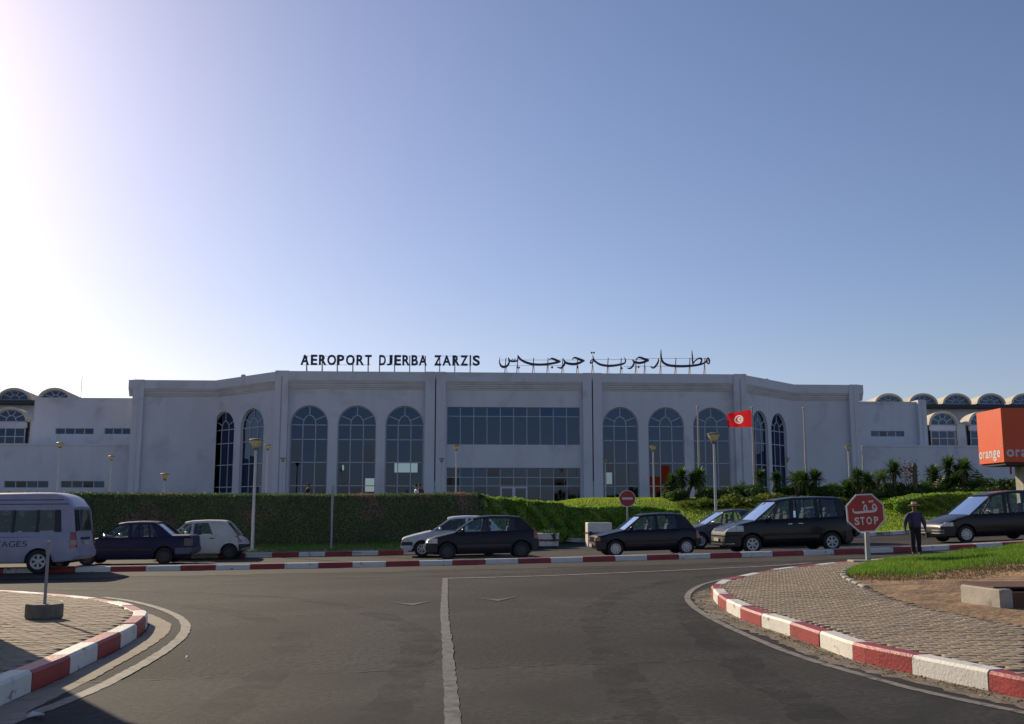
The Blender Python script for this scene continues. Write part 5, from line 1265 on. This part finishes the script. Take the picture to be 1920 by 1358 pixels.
SALOON = dict(L=4.18, W=1.66, r=.295, belt=.91, sill=.20, wheels=(.78, 3.30), wstyle='cover',
    top=[(0, .50), (.03, .60), (.14, .68), (.6, .80), (1.05, .905), (2.4, .925), (3.3, .97), (3.6, .99), (4.02, .97), (4.12, .86), (4.18, .55)],
    gh=(1.02, 1.80, 2.92, 3.62), roof=[(1.7, 1.36), (1.95, 1.41), (2.3, 1.44), (2.7, 1.42), (3.0, 1.36)],
    pillars=[(1.03, 1.78, .08, .07), (2.12, 2.16, .08, .08), (2.86, 2.70, .05, .05), (3.08, 2.84, .06, .06), (3.56, 2.96, .14, .14, None, 'solid')],
    bands=[('front_bumper', 'B', .38, 0, .28, .52), ('rear_bumper', 'B', 3.8, 0, .30, .56, True), ('headlamp', M_hl, .42, .32, .58, .70, False, 0, .012), ('tail_lamp', M_tl, 3.95, .5, .68, .88, True, 0, .012)],
    seams=[[(1.1, .88), (1.15, .6), (1.2, .3)], [(2.16, .9), (2.18, .5), (2.16, .27)], [(3.0, .92), (2.92, .7), (2.78, .5)]], handles=[(2.0, .80), (2.84, .84)], mirror=(1.3, .98), mirror_mat=M_chrome, seat_x=[2.1, 2.85])
PARTNER = dict(L=4.38, W=1.81, r=.32, belt=1.10, sill=.22, wheels=(.90, 3.63), wstyle='spoke', ww=.2,
    top=[(0, .55), (.04, .72), (.16, .84), (.5, .96), (.95, 1.06), (1.2, 1.10), (2.4, 1.12), (4.0, 1.14), (4.26, 1.14), (4.33, .9), (4.38, .5)],
    gh=(1.05, 1.85, 4.08, 4.26), roof=[(1.75, 1.69), (2.0, 1.75), (2.5, 1.80), (3.4, 1.80), (4.0, 1.77), (4.15, 1.73)], tum=.13,
    pillars=[(1.06, 1.84, .09, .07), (1.40, 1.93, .05, .05), (2.30, 2.36, .14, .13), (2.50, 2.52, .05, .05), (3.20, 3.20, .12, .12), (3.36, 3.36, .06, .06), (3.96, 3.92, .10, .10), (4.22, 4.08, .14, .14, None, 'solid')],
    bands=[('front_bumper', M_plast, .50, 0, .26, .58), ('grille', M_plast, .06, 0, .62, .74, False, 0, .02), ('bumper_trim', M_chrome, .30, 0, .30, .36, False, 0, .03), ('headlamp', M_hl, .62, .42, .74, .93, False, 0, .012), ('rear_bumper', M_plast, 4.1, 0, .30, .62, True), ('tail_lamp', M_tl, 4.20, .70, .86, 1.34, True, 0, .014)],
    seams=[[(1.26, 1.08), (1.32, .7), (1.36, .34)], [(2.38, 1.1), (2.42, .6), (2.42, .3)], [(3.28, 1.1), (3.26, .7), (3.12, .4)]], handles=[(2.22, .94), (2.58, .95)], handle_mat=M_chrome, mirror=(1.50, 1.16), mirror_mat=M_plast, strip=(.52, .10, M_plast, 1.3, 3.2), plate_f=(-.03, .48), seat_x=[2.25, 3.1, 3.85])
MPV = dict(L=4.60, W=1.84, r=.32, belt=1.02, sill=.22, wheels=(.92, 3.75), wstyle='steel', ww=.2,
    top=[(0, .52), (.03, .62), (.12, .72), (.5, .84), (1.05, .98), (1.3, 1.02), (2.6, 1.03), (4.3, 1.05), (4.5, 1.04), (4.56, .8), (4.60, .5)],
    gh=(1.15, 2.05, 4.25, 4.50), roof=[(1.95, 1.66), (2.2, 1.73), (2.7, 1.80), (3.4, 1.82), (4.1, 1.79), (4.3, 1.74)], tum=.15,
    pillars=[(1.16, 2.04, .10, .08), (1.62, 2.13, .05, .05), (2.52, 2.60, .14, .13), (2.72, 2.74, .06, .06), (3.48, 3.46, .14, .14), (3.68, 3.66, .06, .06), (4.26, 4.18, .09, .09), (4.46, 4.26, .1, .1, None, 'solid')],
    bands=[('front_bumper', M_plast, .50, 0, .28, .60), ('bumper_grille', M_steel, .12, .18, .36, .40, False, 0, .025), ('bumper_trim', M_steel, .12, .18, .46, .50, False, 0, .025), ('headlamp', M_hl, .46, .34, .62, .76, False, 0, .012), ('rear_bumper', M_plast, 4.3, 0, .30, .60, True), ('tail_lamp', M_tl, 4.45, .7, .8, 1.2, True, 0, .014)],
    seams=[[(1.36, 1.0), (1.42, .7), (1.46, .34)], [(2.6, 1.0), (2.62, .6), (2.6, .3)], [(3.56, 1.0), (3.52, .7), (3.4, .4)]], handles=[(2.42, .9), (2.80, .9)], mirror=(1.78, 1.12), mirror_mat=M_chrome, seat_x=[2.45, 3.3, 4.0])
VAN = dict(L=5.16, W=1.88, r=.34, belt=1.14, sill=.30, wheels=(1.05, 4.12), wstyle='spoke', ww=.2, tum=.09, plan=(.8, .10, .35, .05),
    top=[(0, .60), (.04, .85), (.2, 1.02), (.5, 1.12), (.8, 1.14), (2.4, 1.16), (4.98, 1.18), (5.06, 1.16), (5.12, .8), (5.16, .5)],
    bot=[(0, .40), (.2, .32), (.5, .30), (4.7, .32), (5.0, .36), (5.16, .42)],
    gh=(.42, 1.10, 4.94, 5.06), roof=[(1.0, 1.95), (1.3, 2.15), (1.9, 2.26), (4.0, 2.28), (4.45, 2.26), (4.68, 2.19), (4.82, 2.08), (4.92, 1.95), (4.98, 1.84)], rail=[(1.0, 1.74), (1.5, 1.78), (5.1, 1.79)],
    pillars=[(.44, 1.10, .10, .10), (1.55, 1.65, .14, .14, M_plast), (2.75, 2.78, .22, .22, M_plast), (3.35, 3.36, .07, .07, M_plast), (4.02, 4.02, .07, .07, M_plast), (4.60, 4.56, .20, .16, M_plast), (5.02, 4.94, .10, .10, None, 'solid')],
    bands=[('front_bumper', 'B', .5, 0, .34, .62), ('headlamp', M_hl, .35, .5, .74, .98, False, 0, .012), ('rear_bumper', 'B', 4.55, 0, .36, .60, True, 0, .035), ('tail_lamp', M_tl, 4.96, .78, .72, 1.16, True, 0, .014), ('tail_lamp_lens', nmat('pale_red_lens', (.45, .22, .22), .2), 4.98, .80, .80, .94, True, 0, .022)],
    seams=[[(1.62, 1.12), (1.62, .7), (1.62, .4)], [(2.72, 1.12), (2.72, .7), (2.72, .4)], [(1.7, 1.02), (3.4, 1.03), (4.95, 1.04)]], handles=[(1.5, .98), (2.62, .98)], mirror=(.75, 1.3), seat_x=[1.5, 2.6, 3.5, 4.4], side_glass=M_cglass_d, plate_r=(5.12, .84), rgx=(5.05, 4.95), rgz=1.18)
def put(name, label, px, Y, S, mat, ang=KA, **kw):
    loc, a = place(px, Y, S, ang); o, hwid, gw = car(name, label, loc, a, S, mat, **kw); tilt(o, S); return o, hwid, gw
P_clio = paint('charcoal_paint', (.016, .014, .022), .42, .3, .12); P_s5 = paint('midnight_paint', (.007, .007, .018), .3, .5); P_black = paint('black_paint', (.006, .005, .006), .25, .6)
P_blue = paint('faded_navy_paint', (.014, .012, .05), .5, .25, .1); P_white = paint('old_white_paint', (.58, .56, .52), .5, .3); P_white2 = paint('white_paint', (.62, .62, .64), .35, .6)
P_grey = paint('grey_paint', (.085, .085, .10), .35, .7); P_sil = paint('silver_lilac_paint', (.35, .34, .43), .38, .6); P_brown = paint('dark_plum_paint', (.012, .007, .010), .3, .6)
put('parked_car', 'dark grey five-door hatchback behind the red and white median kerb', 801, 34.0, CLIO, P_clio, rim=M_rimd)
put('parked_car', 'midnight blue three-door hatchback before the no entry sign', 1116, 34.0, SUPER5, P_s5)
put('parked_car', 'shiny black tall people carrier left of the stop sign', 1356, 33.8, PARTNER, P_black)
put('parked_car', 'white hatchback mostly hidden behind the dark grey hatchback', 756, 37.0, HATCH, P_white2)
put('parked_car', 'old dark blue three-box saloon just right of the minibus', 960 + (358 - 960) - 4.06 * 55.4, 33.7, R9, P_blue, rim=M_rimd)
put('parked_car', 'small old white hatchback parked by the far kerb under the lamp', 960 + (459 - 960) - 3.52 * 50.2, 37.2, R5, P_white, rim=M_rimd)
put('parked_car', 'grey saloon half hidden between the blue hatchback and people carrier', 1272, 39.2, SALOON, P_grey)
put('parked_car', 'dark plum people carrier cut by the right edge of the photo', 1757, 37.2, MPV, P_brown)
put('parked_car', 'dark hatchback mostly hidden behind the stop sign', 1432, 39.4, CLIO, P_black)
S = dict(SALOON); o, _, _ = car('parked_car', 'dark car on the forecourt, only its roof showing over the hedge', (at(680, 930, 84).x, 84, at(720, 926.5, 84).z - 1.46), 0, S, P_black, seats=False)
# the minibus with the end of its lettering
loc, a = place(150 - 5.38 * 64.2, 28.9, VAN); van, hwid, gw = car('minibus', 'silver lilac tour minibus with high roof cut by the left edge', loc, a, VAN, P_sil, cat='minibus', grp=None); tilt(van, VAN)
for k in ('group',):
    if k in van: del van[k]
for ch, x0, x1 in (('V', 2.42, 2.60), ('O', 2.62, 2.82), ('Y', 2.83, 3.0), ('A', 3.01, 3.19), ('G', 3.21, 3.39), ('E', 3.42, 3.55), ('S', 3.58, 3.71)):
    mm = fit(text_mesh(ch, -.004, .01), x0 + .09, x1 + .09, .76, .92, lambda p, q, r: (p, -(hwid(p, q) + .003) + r, q), .006); obj('letter', mm, M_sign, van)
for x0, x1, z in ((1.2, 4.85, 1.96), (1.2, 4.7, 2.08)):
    MB().tube([(x, -(gw(x, z) + .001), z) for x in np.linspace(x0, x1, 12)], .010, 4).build('roof_seam', M_gap, van)
MB().tube([(5.135, y, .66) for y in (-.7, 0, .7)], .008, 4).build('tailgate_seam', M_gap, van)
MB().cbox((5.11, 0, .97), (.03, .8, .07), .01).build('tailgate_handle', M_plast, van)

# ------------------------------------------------------------------ signs
M_sred = nmat('sign_red', (0.36, 0.026, 0.02), 0.45, var=.08, vscale=3); M_swhite = nmat('sign_white', (0.62, 0.60, 0.62), 0.45, var=.05, vscale=5)
Ys = 25.0; c = at(1620.5, 962, Ys); g = gzf(c.x, Ys) + .19
stop = empty('stop_sign', (c.x, Ys, g), 0, 'red octagonal stop sign with Arabic and Latin writing on a grey post', 'sign')
ROT = R(2.6); rad = 35 / F * Ys / math.cos(R(22.5))
def sgn(a, b, d):           # sign plane: a right, b up, d towards the viewer
    return (a * math.cos(ROT) - b * math.sin(ROT), -d - .07, (c.z - g) + a * math.sin(ROT) + b * math.cos(ROT))
octa = lambda k: [(k * rad * math.cos(R(22.5 + 45 * i)), k * rad * math.sin(R(22.5 + 45 * i))) for i in range(8)]
MB().prism(octa(1.0), 0, .02, sgn).build('sign_plate', M_swhite, stop)
MB().prism(octa(.925), .0205, .024, sgn).build('sign_face', M_sred, stop)
MB().box(-.01, .09, -.045, .045, -.25, c.z - g + .2).build('post', M_steel, stop)
MB().box(-.03, .12, -.05, .06, c.z - g - .2, c.z - g - .15).build('bracket', M_steel, stop)
MB().cbox((.05, 0, .0), (.9, .45, .05), .01).build('footing', M_conc, stop)
u = 1 / 10.45 / F * Ys
def sf(a, b, d): return sgn((a - 418) * u, (437 - b) * u, d)
sf2 = lambda a, b, d: sgn(a, b, d)
mb = MB()
for i_, s_ in enumerate(([(186, 338, 10), (180, 385, 26), (215, 420, 38), (300, 422, 42), (420, 414, 42), (560, 410, 44), (618, 395, 40), (636, 350, 28), (620, 300, 24), (597, 272, 24), (572, 305, 24), (562, 345, 26), (585, 368, 24), (622, 360, 20)],
           [(402, 405, 26), (392, 350, 26), (412, 300, 26), (430, 285, 24), (447, 335, 26), (442, 400, 28)])): stroke(mb, s_, lambda a, b, d: sf(a, b, d), .0245 + .0006 * i_, .0275 + .0006 * i_)
mb.build('arabic_word', M_swhite, stop)
for x, y, r_ in ((392, 232, 24), (517, 225, 22), (566, 218, 22)):
    MB().prism([(x + r_ * math.cos(t), y + r_ * math.sin(t)) for t in np.linspace(0, 2 * math.pi, 12, endpoint=False)], .0245, .0275, sf).build('letter_dot', M_swhite, stop)
for ch, a, b in (('S', 190, 283), ('T', 303, 385), ('O', 420, 525), ('P', 566, 650)):
    mm = fit(text_mesh(ch, .030), a, b, 660, 512, lambda p, q, r: sf(p, q, .026 + r), .003); obj('letter', mm, M_swhite, stop)
# no entry sign
Yn = 43.0; c2 = at(1176, 935, Yn); g2 = gzf(c2.x, Yn)
ne = empty('no_entry_sign', (c2.x, Yn, g2), 0, 'round red no entry sign with a white bar', 'sign')
rr = 15.3 / F * Yn; circ = lambda k: [(k * rr * math.cos(t), k * rr * math.sin(t)) for t in np.linspace(0, 2 * math.pi, 36, endpoint=False)]
nf = lambda a, b, d: (a, -.05 - d, c2.z - g2 + b)
MB().prism(circ(1), 0, .02, nf).build('sign_plate', M_swhite, ne); MB().prism(circ(.93), .021, .025, nf).build('sign_face', M_sred, ne)
MB().prism([(-.64 * rr, -.13 * rr), (.64 * rr, -.13 * rr), (.64 * rr, .13 * rr), (-.64 * rr, .13 * rr)], .026, .03, nf).build('white_bar', M_swhite, ne)
MB().box(-.035, .035, -.03, .03, 0, c2.z - g2 + .2).build('post', M_steel, ne)
# bare sign post behind the far kerb and the one on a concrete block
Yp = 40.9; p = at(624, 911, Yp); gq = gzf(p.x, Yp) + .16
o = empty('sign_post', (p.x, Yp, gq), 0, 'tall thin grey sign post before the dark hedge', 'post')
MB().tube([(0, 0, -.1), (0, 0, p.z - gq)], .04, 10).build('post', M_steel, o, 40); MB().box(-.05, .05, -.02, .06, p.z - gq - .75, p.z - gq).build('sign_edge', M_steel, o)
b_ = gp(82, 1160, .19); gb = gzf(*b_) + .185
o = empty('post_base', (b_[0], b_[1], gb), 0, 'grey post in a round concrete base on the left pavement', 'post')
hx = [(.245 * math.cos(R(15 + 60 * i)), .21 * math.sin(R(15 + 60 * i))) for i in range(6)]
rings = [[(x * s, y * s, z) for x, y in hx] for s, z in ((.93, 0), (1.0, .03), (1.0, .17), (.97, .20))]
MB().loft(rings).build('concrete_base', nmat('dark_concrete', (0.15, 0.14, 0.12), 0.9, var=0.25, vscale=8, bump=.4, bscale=40), o)
MB().box(-.016, .016, -.014, .014, .1, 1.02).build('post', M_steel, o); MB().box(-.024, .024, -.018, .018, 0.86, 1.03).build('post_sleeve', M_steel, o)
# orange advertising cube
M_or = nmat('orange_panel', (0.70, 0.085, 0.010), 0.5, var=.05, vscale=2, dark=(0.55, .10, .03), dscale=1.2, dlo=.6, dhi=.75)
Yo = 50.0; a0 = at(1877, 765, Yo); a1 = at(1883, 867, Yo); sz = a0.z - a1.z; xo = at(1880, 820, Yo).x; go = gzf(xo + 1.3, Yo + 1.3)
cube = empty('advertising_cube', (xo + sz / 2, Yo + sz / 2, go), 0, 'orange advertising cube lettered orange on a pillar at the right edge', 'sign')
zb_ = a1.z - go
MB().cbox((0, 0, zb_ + sz / 2), (sz, sz, sz), .02).build('cube', M_or, cube)
MB().box(.0, .9, -.4, .4, -.1, zb_).build('pillar', M_conc, cube)
MB().box(-sz / 2 + .1, sz / 2 - .1, -sz / 2 + .1, sz / 2 - .1, zb_ - .12, zb_ - .003).build('base_frame', M_dark, cube)
MB().tube([(-.55, -.3, zb_ - .1), (-.55, -.3, zb_ - .55)], .05, 8).build('bracket', M_red, cube)
wd = {'o': (0, .155), 'r': (.185, .275), 'a': (.295, .435), 'n': (.465, .60), 'g': (.625, .775), 'e': (.80, .945)}
for ch in 'orange':
    x0, x1 = wd[ch]; zl = .10 if ch != 'g' else .035; zh = .235
    mm = fit(text_mesh(ch, .022, .01), x0, x1, zl, zh, lambda p, q, r: (-sz / 2 - .006 + r, sz / 2 - sz * (.02 + p * .90), zb_ + q * sz), .008); obj('letter', mm, M_swhite, cube)
    mm = fit(text_mesh(ch, .022, .01), x0, x1, zl, zh, lambda p, q, r: (-sz / 2 + sz * (.05 + p * .90), -sz / 2 - .006 + r, zb_ + q * sz), .008); obj('letter', mm, M_swhite, cube)
for k_, ch in enumerate('TM'):
    mm = fit(text_mesh(ch, .0, .01), .93 + .035 * k_, .96 + .035 * k_, .27, .30, lambda p, q, r: (-sz / 2 - .006 + r, sz / 2 - sz * (.02 + p * .93), zb_ + q * sz), .008); obj('letter', mm, M_swhite, cube)

# ------------------------------------------------------------------ roadside bits
Yt = 43.2; p = at(1027, 1028, Yt); gq = gzf(p.x, Yt)
o = empty('flower_tub', (p.x, Yt + .45, gq), 0, 'white octagonal concrete flower tub with a red band', 'planter')
oc = lambda k: [(k * .52 * math.cos(R(22.5 + 45 * i)), k * .52 * math.sin(R(22.5 + 45 * i))) for i in range(8)]
MB().loft([[(x, y, z) for x, y in oc(k)] for k, z in ((.80, 0), (.80, .09))]).build('foot', M_dark, o)
MB().loft([[(x, y, z) for x, y in oc(k)] for k, z in ((.92, .09), (.97, .12), (1.0, .30))]).build('tub', M_white, o)
MB().loft([[(x, y, z) for x, y in oc(k)] for k, z in ((1.005, .301), (1.01, .385))]).build('red_band', M_red, o)
MB().loft([[(x, y, z) for x, y in oc(k)] for k, z in ((1.0, .386), (1.03, .62), (.95, .64))]).build('rim', M_white, o)
q = rng.normal(0, 1, (700, 3)) * np.array([.2, .2, .05]) + np.array([0, 0, .66]); q[:90] = rng.normal(0, 1, (90, 3)) * np.array([.05, .03, .12]) + np.array([.28, -.5, .50])
obj('foliage', leaf_mesh('foliage', leaf_quads(q, np.tile([0, -.2, 1.0], (700, 1)), .09)), M_bush, o)['kind'] = 'stuff'
Yt = 44.6; p = at(1124, 1026, Yt); gq = gzf(p.x, Yt)
o = empty('barrier_box', (p.x, Yt + .4, gq), R(4), 'white painted concrete box with a red stripe beside the flower tub', 'box')
MB().cbox((0, 0, .24), (1.05, .8, .54), .02).build('lower_box', M_white, o); MB().box(-.53, .53, -.405, .405, .512, .585).build('red_band', M_red, o); MB().cbox((0, 0, .80), (1.05, .8, .43), .02).build('upper_box', M_white, o)
MB().lathe([(.09, -.012), (.09, .012)], 16, (-.40, -.41, .55), 'y').build('round_hole', M_dark, o)
# broken concrete chamber in the sand with a rusty lid
pa, pb = gp(1808, 1128, .2), gp(1877, 1141, .2); M_rust = nmat('rusty_steel', (0.12, 0.05, 0.03), 0.8, var=.3, vscale=4, bump=.4, bscale=20)
ang = math.atan2(pb[1] - pa[1], pb[0] - pa[0]); ln = math.dist(pa, pb); zc = gzf(*pb) + .2
o = empty('concrete_chamber', (pb[0], pb[1], zc), ang, 'open concrete chamber with a rusty steel lid in the sand', 'utility box')
MB().cbox((-ln / 2 - .05, .10, .08), (ln + .1, .2, .36), .02).build('wall', M_conc, o)
M_ = Matrix.Rotation(-ang + R(4), 4, 'Z')
MB().box(.0, 1.6, .02, .14, -.1, .22, M_).build('rusty_side', M_rust, o)
MB().box(.02, 1.8, .2, 1.3, .262, .285, M_).build('lid', M_rust, o); MB().box(.25, 1.65, .2, 1.1, .0, .2, M_).build('dark_inside', M_dark, o)
# litter
for (x, y), lab, d in ((gp(350, 1238), 'white scrap of paper on the asphalt near the left island', (.011, .02)), (gp(68, 1347), 'crushed white plastic cup by the left edge line', (.06, .03)), (gp(1507, 1202), 'white scrap lying by the right kerb', (.025, .02))):
    o = MB().loft([[(-d[0], -d[1], .012), (d[0], -d[1] * .6, .03), (d[0] * .8, d[1], .015), (-d[0] * .7, d[1] * .8, .035)], [(-d[0], -d[1], .02), (d[0], -d[1] * .6, .045), (d[0] * .8, d[1], .03), (-d[0] * .7, d[1] * .8, .05)]]).build('litter_scrap', M_swhite)
    o.location = (x, y, gzf(x, y)); tag(o, lab, 'litter')
# unseen stand-in booth added just outside the left edge to cast the corner shadow
bx, by = -7.33, 13.77; gb = gzf(bx, by) + .19; hb = 3.25
o = empty('stand_in_booth', (bx, by, gb), 0, 'plain white stand-in booth added outside the left edge to cast the corner shadow', 'booth')
MB().box(-2.4, -.0, -3.4, -.0, -.1, hb - .2).build('wall', M_wall, o); MB().box(-2.5, .02, -3.5, .02, hb - .2, hb).build('roof', M_conc, o)
MB().box(-.0, .03, -2.2, -1.0, 1.1, 2.1).build('window', M_glass, o); MB().box(-1.6, -.7, -.0, .03, 0, 2.1).build('door', M_steel, o)

# ------------------------------------------------------------------ people
def skin_body(nodes, edges, root):
    """one continuous skinned surface from named joints {name: (x, y, z, r)}"""
    nm = list(nodes); me = bpy.data.meshes.new('body'); me.from_pydata([nodes[k][:3] for k in nm], [(nm.index(a), nm.index(b)) for a, b in edges], [])
    o = bpy.data.objects.new('tmp', me); link(o); o.modifiers.new('s', 'SKIN'); sv = me.skin_vertices[0].data
    for i, k in enumerate(nm):
        r_ = nodes[k][3]; sv[i].radius = r_ if isinstance(r_, tuple) else (r_, r_); sv[i].use_root = (k == root)
    ss = o.modifiers.new('u', 'SUBSURF'); ss.levels = ss.render_levels = 2
    bpy.context.view_layer.update(); dg = bpy.context.evaluated_depsgraph_get(); m2 = bpy.data.meshes.new_from_object(o.evaluated_get(dg)); bpy.data.objects.remove(o); return m2
M_skin = nmat('skin', (0.24, 0.12, 0.075), 0.6); M_hair = nmat('dark_hair', (0.015, 0.012, 0.01), 0.8)
def person(name, label, loc, rz, top, bottom, fat=1.0, lg=1.0, step=.12, arm=.18, hold=None, hat=False, shoe=M_black, hairm=M_hair, group=None):
    N_ = {'pelvis': (0, 0, .95, (.155 * fat, .12 * fat)), 'waist': (0, -.02, 1.10, (.15 * fat, .125 * fat)), 'chest': (0, -.01, 1.30, (.165 * fat, .12 * fat)), 'collar': (0, 0, 1.44, (.10, .075)), 'neck': (0, -.01, 1.51, (.052, .055)), 'head1': (0, -.03, 1.60, (.068, .085)), 'head2': (0, -.025, 1.69, (.072, .09)), 'head3': (0, -.015, 1.75, (.05, .06))}
    E = [('pelvis', 'waist'), ('waist', 'chest'), ('chest', 'collar'), ('collar', 'neck'), ('neck', 'head1'), ('head1', 'head2'), ('head2', 'head3')]
    for s, t in ((-1, 'l'), (1, 'r')):
        st = step * (-1 if s < 0 else 1)
        N_.update({t + 'hip': (s * .095, 0, .88, .098 * (fat * .4 + .6)), t + 'knee': (s * .10, st * .55 - .03, .48, .062 * lg), t + 'calf': (s * .10, st * .8, .32, .06 * lg), t + 'ankle': (s * .10, st, .09, .043 * lg), t + 'ball': (s * .115, st - .11, .04, .042), t + 'toe': (s * .12, st - .19, .035, .032)})
        E += [('pelvis', t + 'hip'), (t + 'hip', t + 'knee'), (t + 'knee', t + 'calf'), (t + 'calf', t + 'ankle'), (t + 'ankle', t + 'ball'), (t + 'ball', t + 'toe')]
        ax = .19 * fat; sw = -st * .8
        N_.update({t + 'sh': (s * .19, 0, 1.405, .072 * (.5 + .5 * lg)), t + 'el': (s * (ax + arm * .55), sw * .4 + .02, 1.13, .054 * lg), t + 'fore': (s * (ax + arm * .8), sw * .8 - .03, 1.0, .046 * (.5 + .5 * lg)), t + 'wr': (s * (ax + arm), sw - .06, .89, .030), t + 'palm': (s * (ax + arm + .01), sw - .075, .825, (.030, .040))})
        E += [('collar', t + 'sh'), (t + 'sh', t + 'el'), (t + 'el', t + 'fore'), (t + 'fore', t + 'wr'), (t + 'wr', t + 'palm')]
    body = skin_body(N_, E, 'pelvis')
    body.materials.clear()
    for m in (M_skin, top, bottom, shoe): body.materials.append(m)
    for pl in body.polygons:
        x, y, z = pl.center; pl.use_smooth = True
        if z < .10: k = 3
        elif z < .98 and abs(x) < .24: k = 2
        elif abs(x) > .24 * max(1, fat * .95) and z < .90: k = 0
        elif z < 1.475: k = 1
        else: k = 0
        pl.material_index = k
    root = empty(name, loc, rz, label, 'person', group); b = obj('body', body, None, root)
    # fingers: four curled chains and a thumb from the side of each palm, kept as one skinned piece per hand
    for s, t in ((-1, 'l'), (1, 'r')):
        px_, py_, pz_ = N_[t + 'palm'][:3]; nd = {'p': (px_, py_, pz_ + .01, .024)}; ed = []
        for k, (dy, ln_) in enumerate(((-.030, .068), (-.010, .078), (.010, .073), (.028, .058))):
            a_, b2, c_ = f'f{k}a', f'f{k}b', f'f{k}c'
            nd[a_] = (px_, py_ + dy, pz_ - .035, .0095); nd[b2] = (px_ - s * .006, py_ + dy, pz_ - .035 - ln_ * .55, .0088); nd[c_] = (px_ - s * .028, py_ + dy, pz_ - .035 - ln_ * .9, .0075); ed += [('p', a_), (a_, b2), (b2, c_)]
        nd['ta'] = (px_ - s * .012, py_ - .042, pz_ - .005, .0105); nd['tb'] = (px_ - s * .022, py_ - .055, pz_ - .045, .009); ed += [('p', 'ta'), ('ta', 'tb')]
        hm = skin_body(nd, ed, 'p'); hm.materials.clear(); hm.polygons.foreach_set('use_smooth', [True] * len(hm.polygons)); obj('hand', hm, M_skin, root)
    # face and hair
    MB().tube([(0, -.112, 1.67), (0, -.132, 1.635), (0, -.115, 1.622)], [.010, .016, .012], 8).build('nose', M_skin, root, 60)
    for s in (-1, 1):
        MB().lathe([(.004, -.012), (.011, 0), (.004, .012)], 8, (s * .028, -.108, 1.675), 'y').build('eye', M_hair, root, 60)
        MB().cbox((s * .074, -.015, 1.655), (.018, .035, .06), .006).build('ear', M_skin, root)
    MB().cbox((0, -.108, 1.598), (.045, .012, .010), .003).build('mouth', nmat('lips', (.15, .05, .04), .6), root)
    if not hat:
        MB().loft([[((.086 - .0 * z) * k * math.cos(a_), -.015 + .105 * k * math.sin(a_), z) for a_ in np.linspace(0, 2 * math.pi, 16, endpoint=False)] for z, k in ((1.68, 1.0), (1.73, 1.0), (1.775, .8), (1.80, .35))]).build('hair', hairm, root, 60)
    return root, N_
M_shirt = nmat('violet_shirt', (0.055, 0.04, 0.10), 0.8, var=.12, vscale=9, bump=.3, bscale=14); M_trs = nmat('black_trousers', (0.012, 0.012, 0.014), 0.85)
fx = at(1718, 1033, 30.6); fz = gzf(fx.x, 30.6)
hat_man, HN = person('person', 'man in straw hat, violet shirt and black trousers standing by the kerb', (fx.x, 30.6, fz), R(-14), M_shirt, M_trs, fat=1.5, lg=1.45, step=.05, arm=.045, hat=True)
hs = (at(1718, 940.5, 30.6).z - fz) / 1.86; hat_man.scale = (hs, hs, hs)
M_straw = nmat('straw', (0.62, 0.45, 0.25), 0.8, var=.1, vscale=30)
ht = MB().lathe([(.205, 1.738), (.200, 1.728), (.10, 1.718), (.098, 1.735), (.094, 1.82), (.075, 1.845), (.005, 1.835)], 24, (0, -.03, 0)).build('straw_hat', M_straw, hat_man, 50); ht.rotation_euler = (R(2), 0, 0)
MB().lathe([(.1015, 1.737), (.100, 1.765)], 24, (0, -.03, 0)).build('hat_band', M_hair, ht, 50)
MB().loft([[(x0_ - .035, y0_, z0_), (x0_ + .035, y0_, z0_), (x0_ + .035, y0_ + .01, z0_), (x0_ - .035, y0_ + .01, z0_)] for x0_, y0_, z0_ in ((-.10, -.075, 1.47), (-.125, -.155, 1.38), (-.12, -.178, 1.25), (-.11, -.185, 1.1), (-.10, -.17, .97))]).build('bag_strap', M_black, hat_man)
MB().cbox((.40, -.02, .70), (.10, .26, .20), .03).build('bag', M_black, hat_man)
def far_person(px, py, Y, lab, t, b, rz, **kw):
    p = at(px, py, Y); g = gzf(p.x, Y); r_, _ = person('person', lab, (p.x, Y, g), rz, t, b, group='people on the forecourt', **kw); k = (p.z - g) / 1.80; r_.scale = (min(1.05, k),) * 3; r_.location.z = p.z - 1.80 * min(1.05, k)
far_person(578, 906, 66, 'distant person in black with a backpack above the hedge', M_black, M_trs, R(80))
far_person(781, 908, 66, 'distant person in a white top above the hedge', M_swhite, M_trs, R(-60))
far_person(787, 907, 67, 'distant person in a dark top beside the white topped one', nmat('maroon_top', (.06, .02, .02), .8), M_trs, R(30))
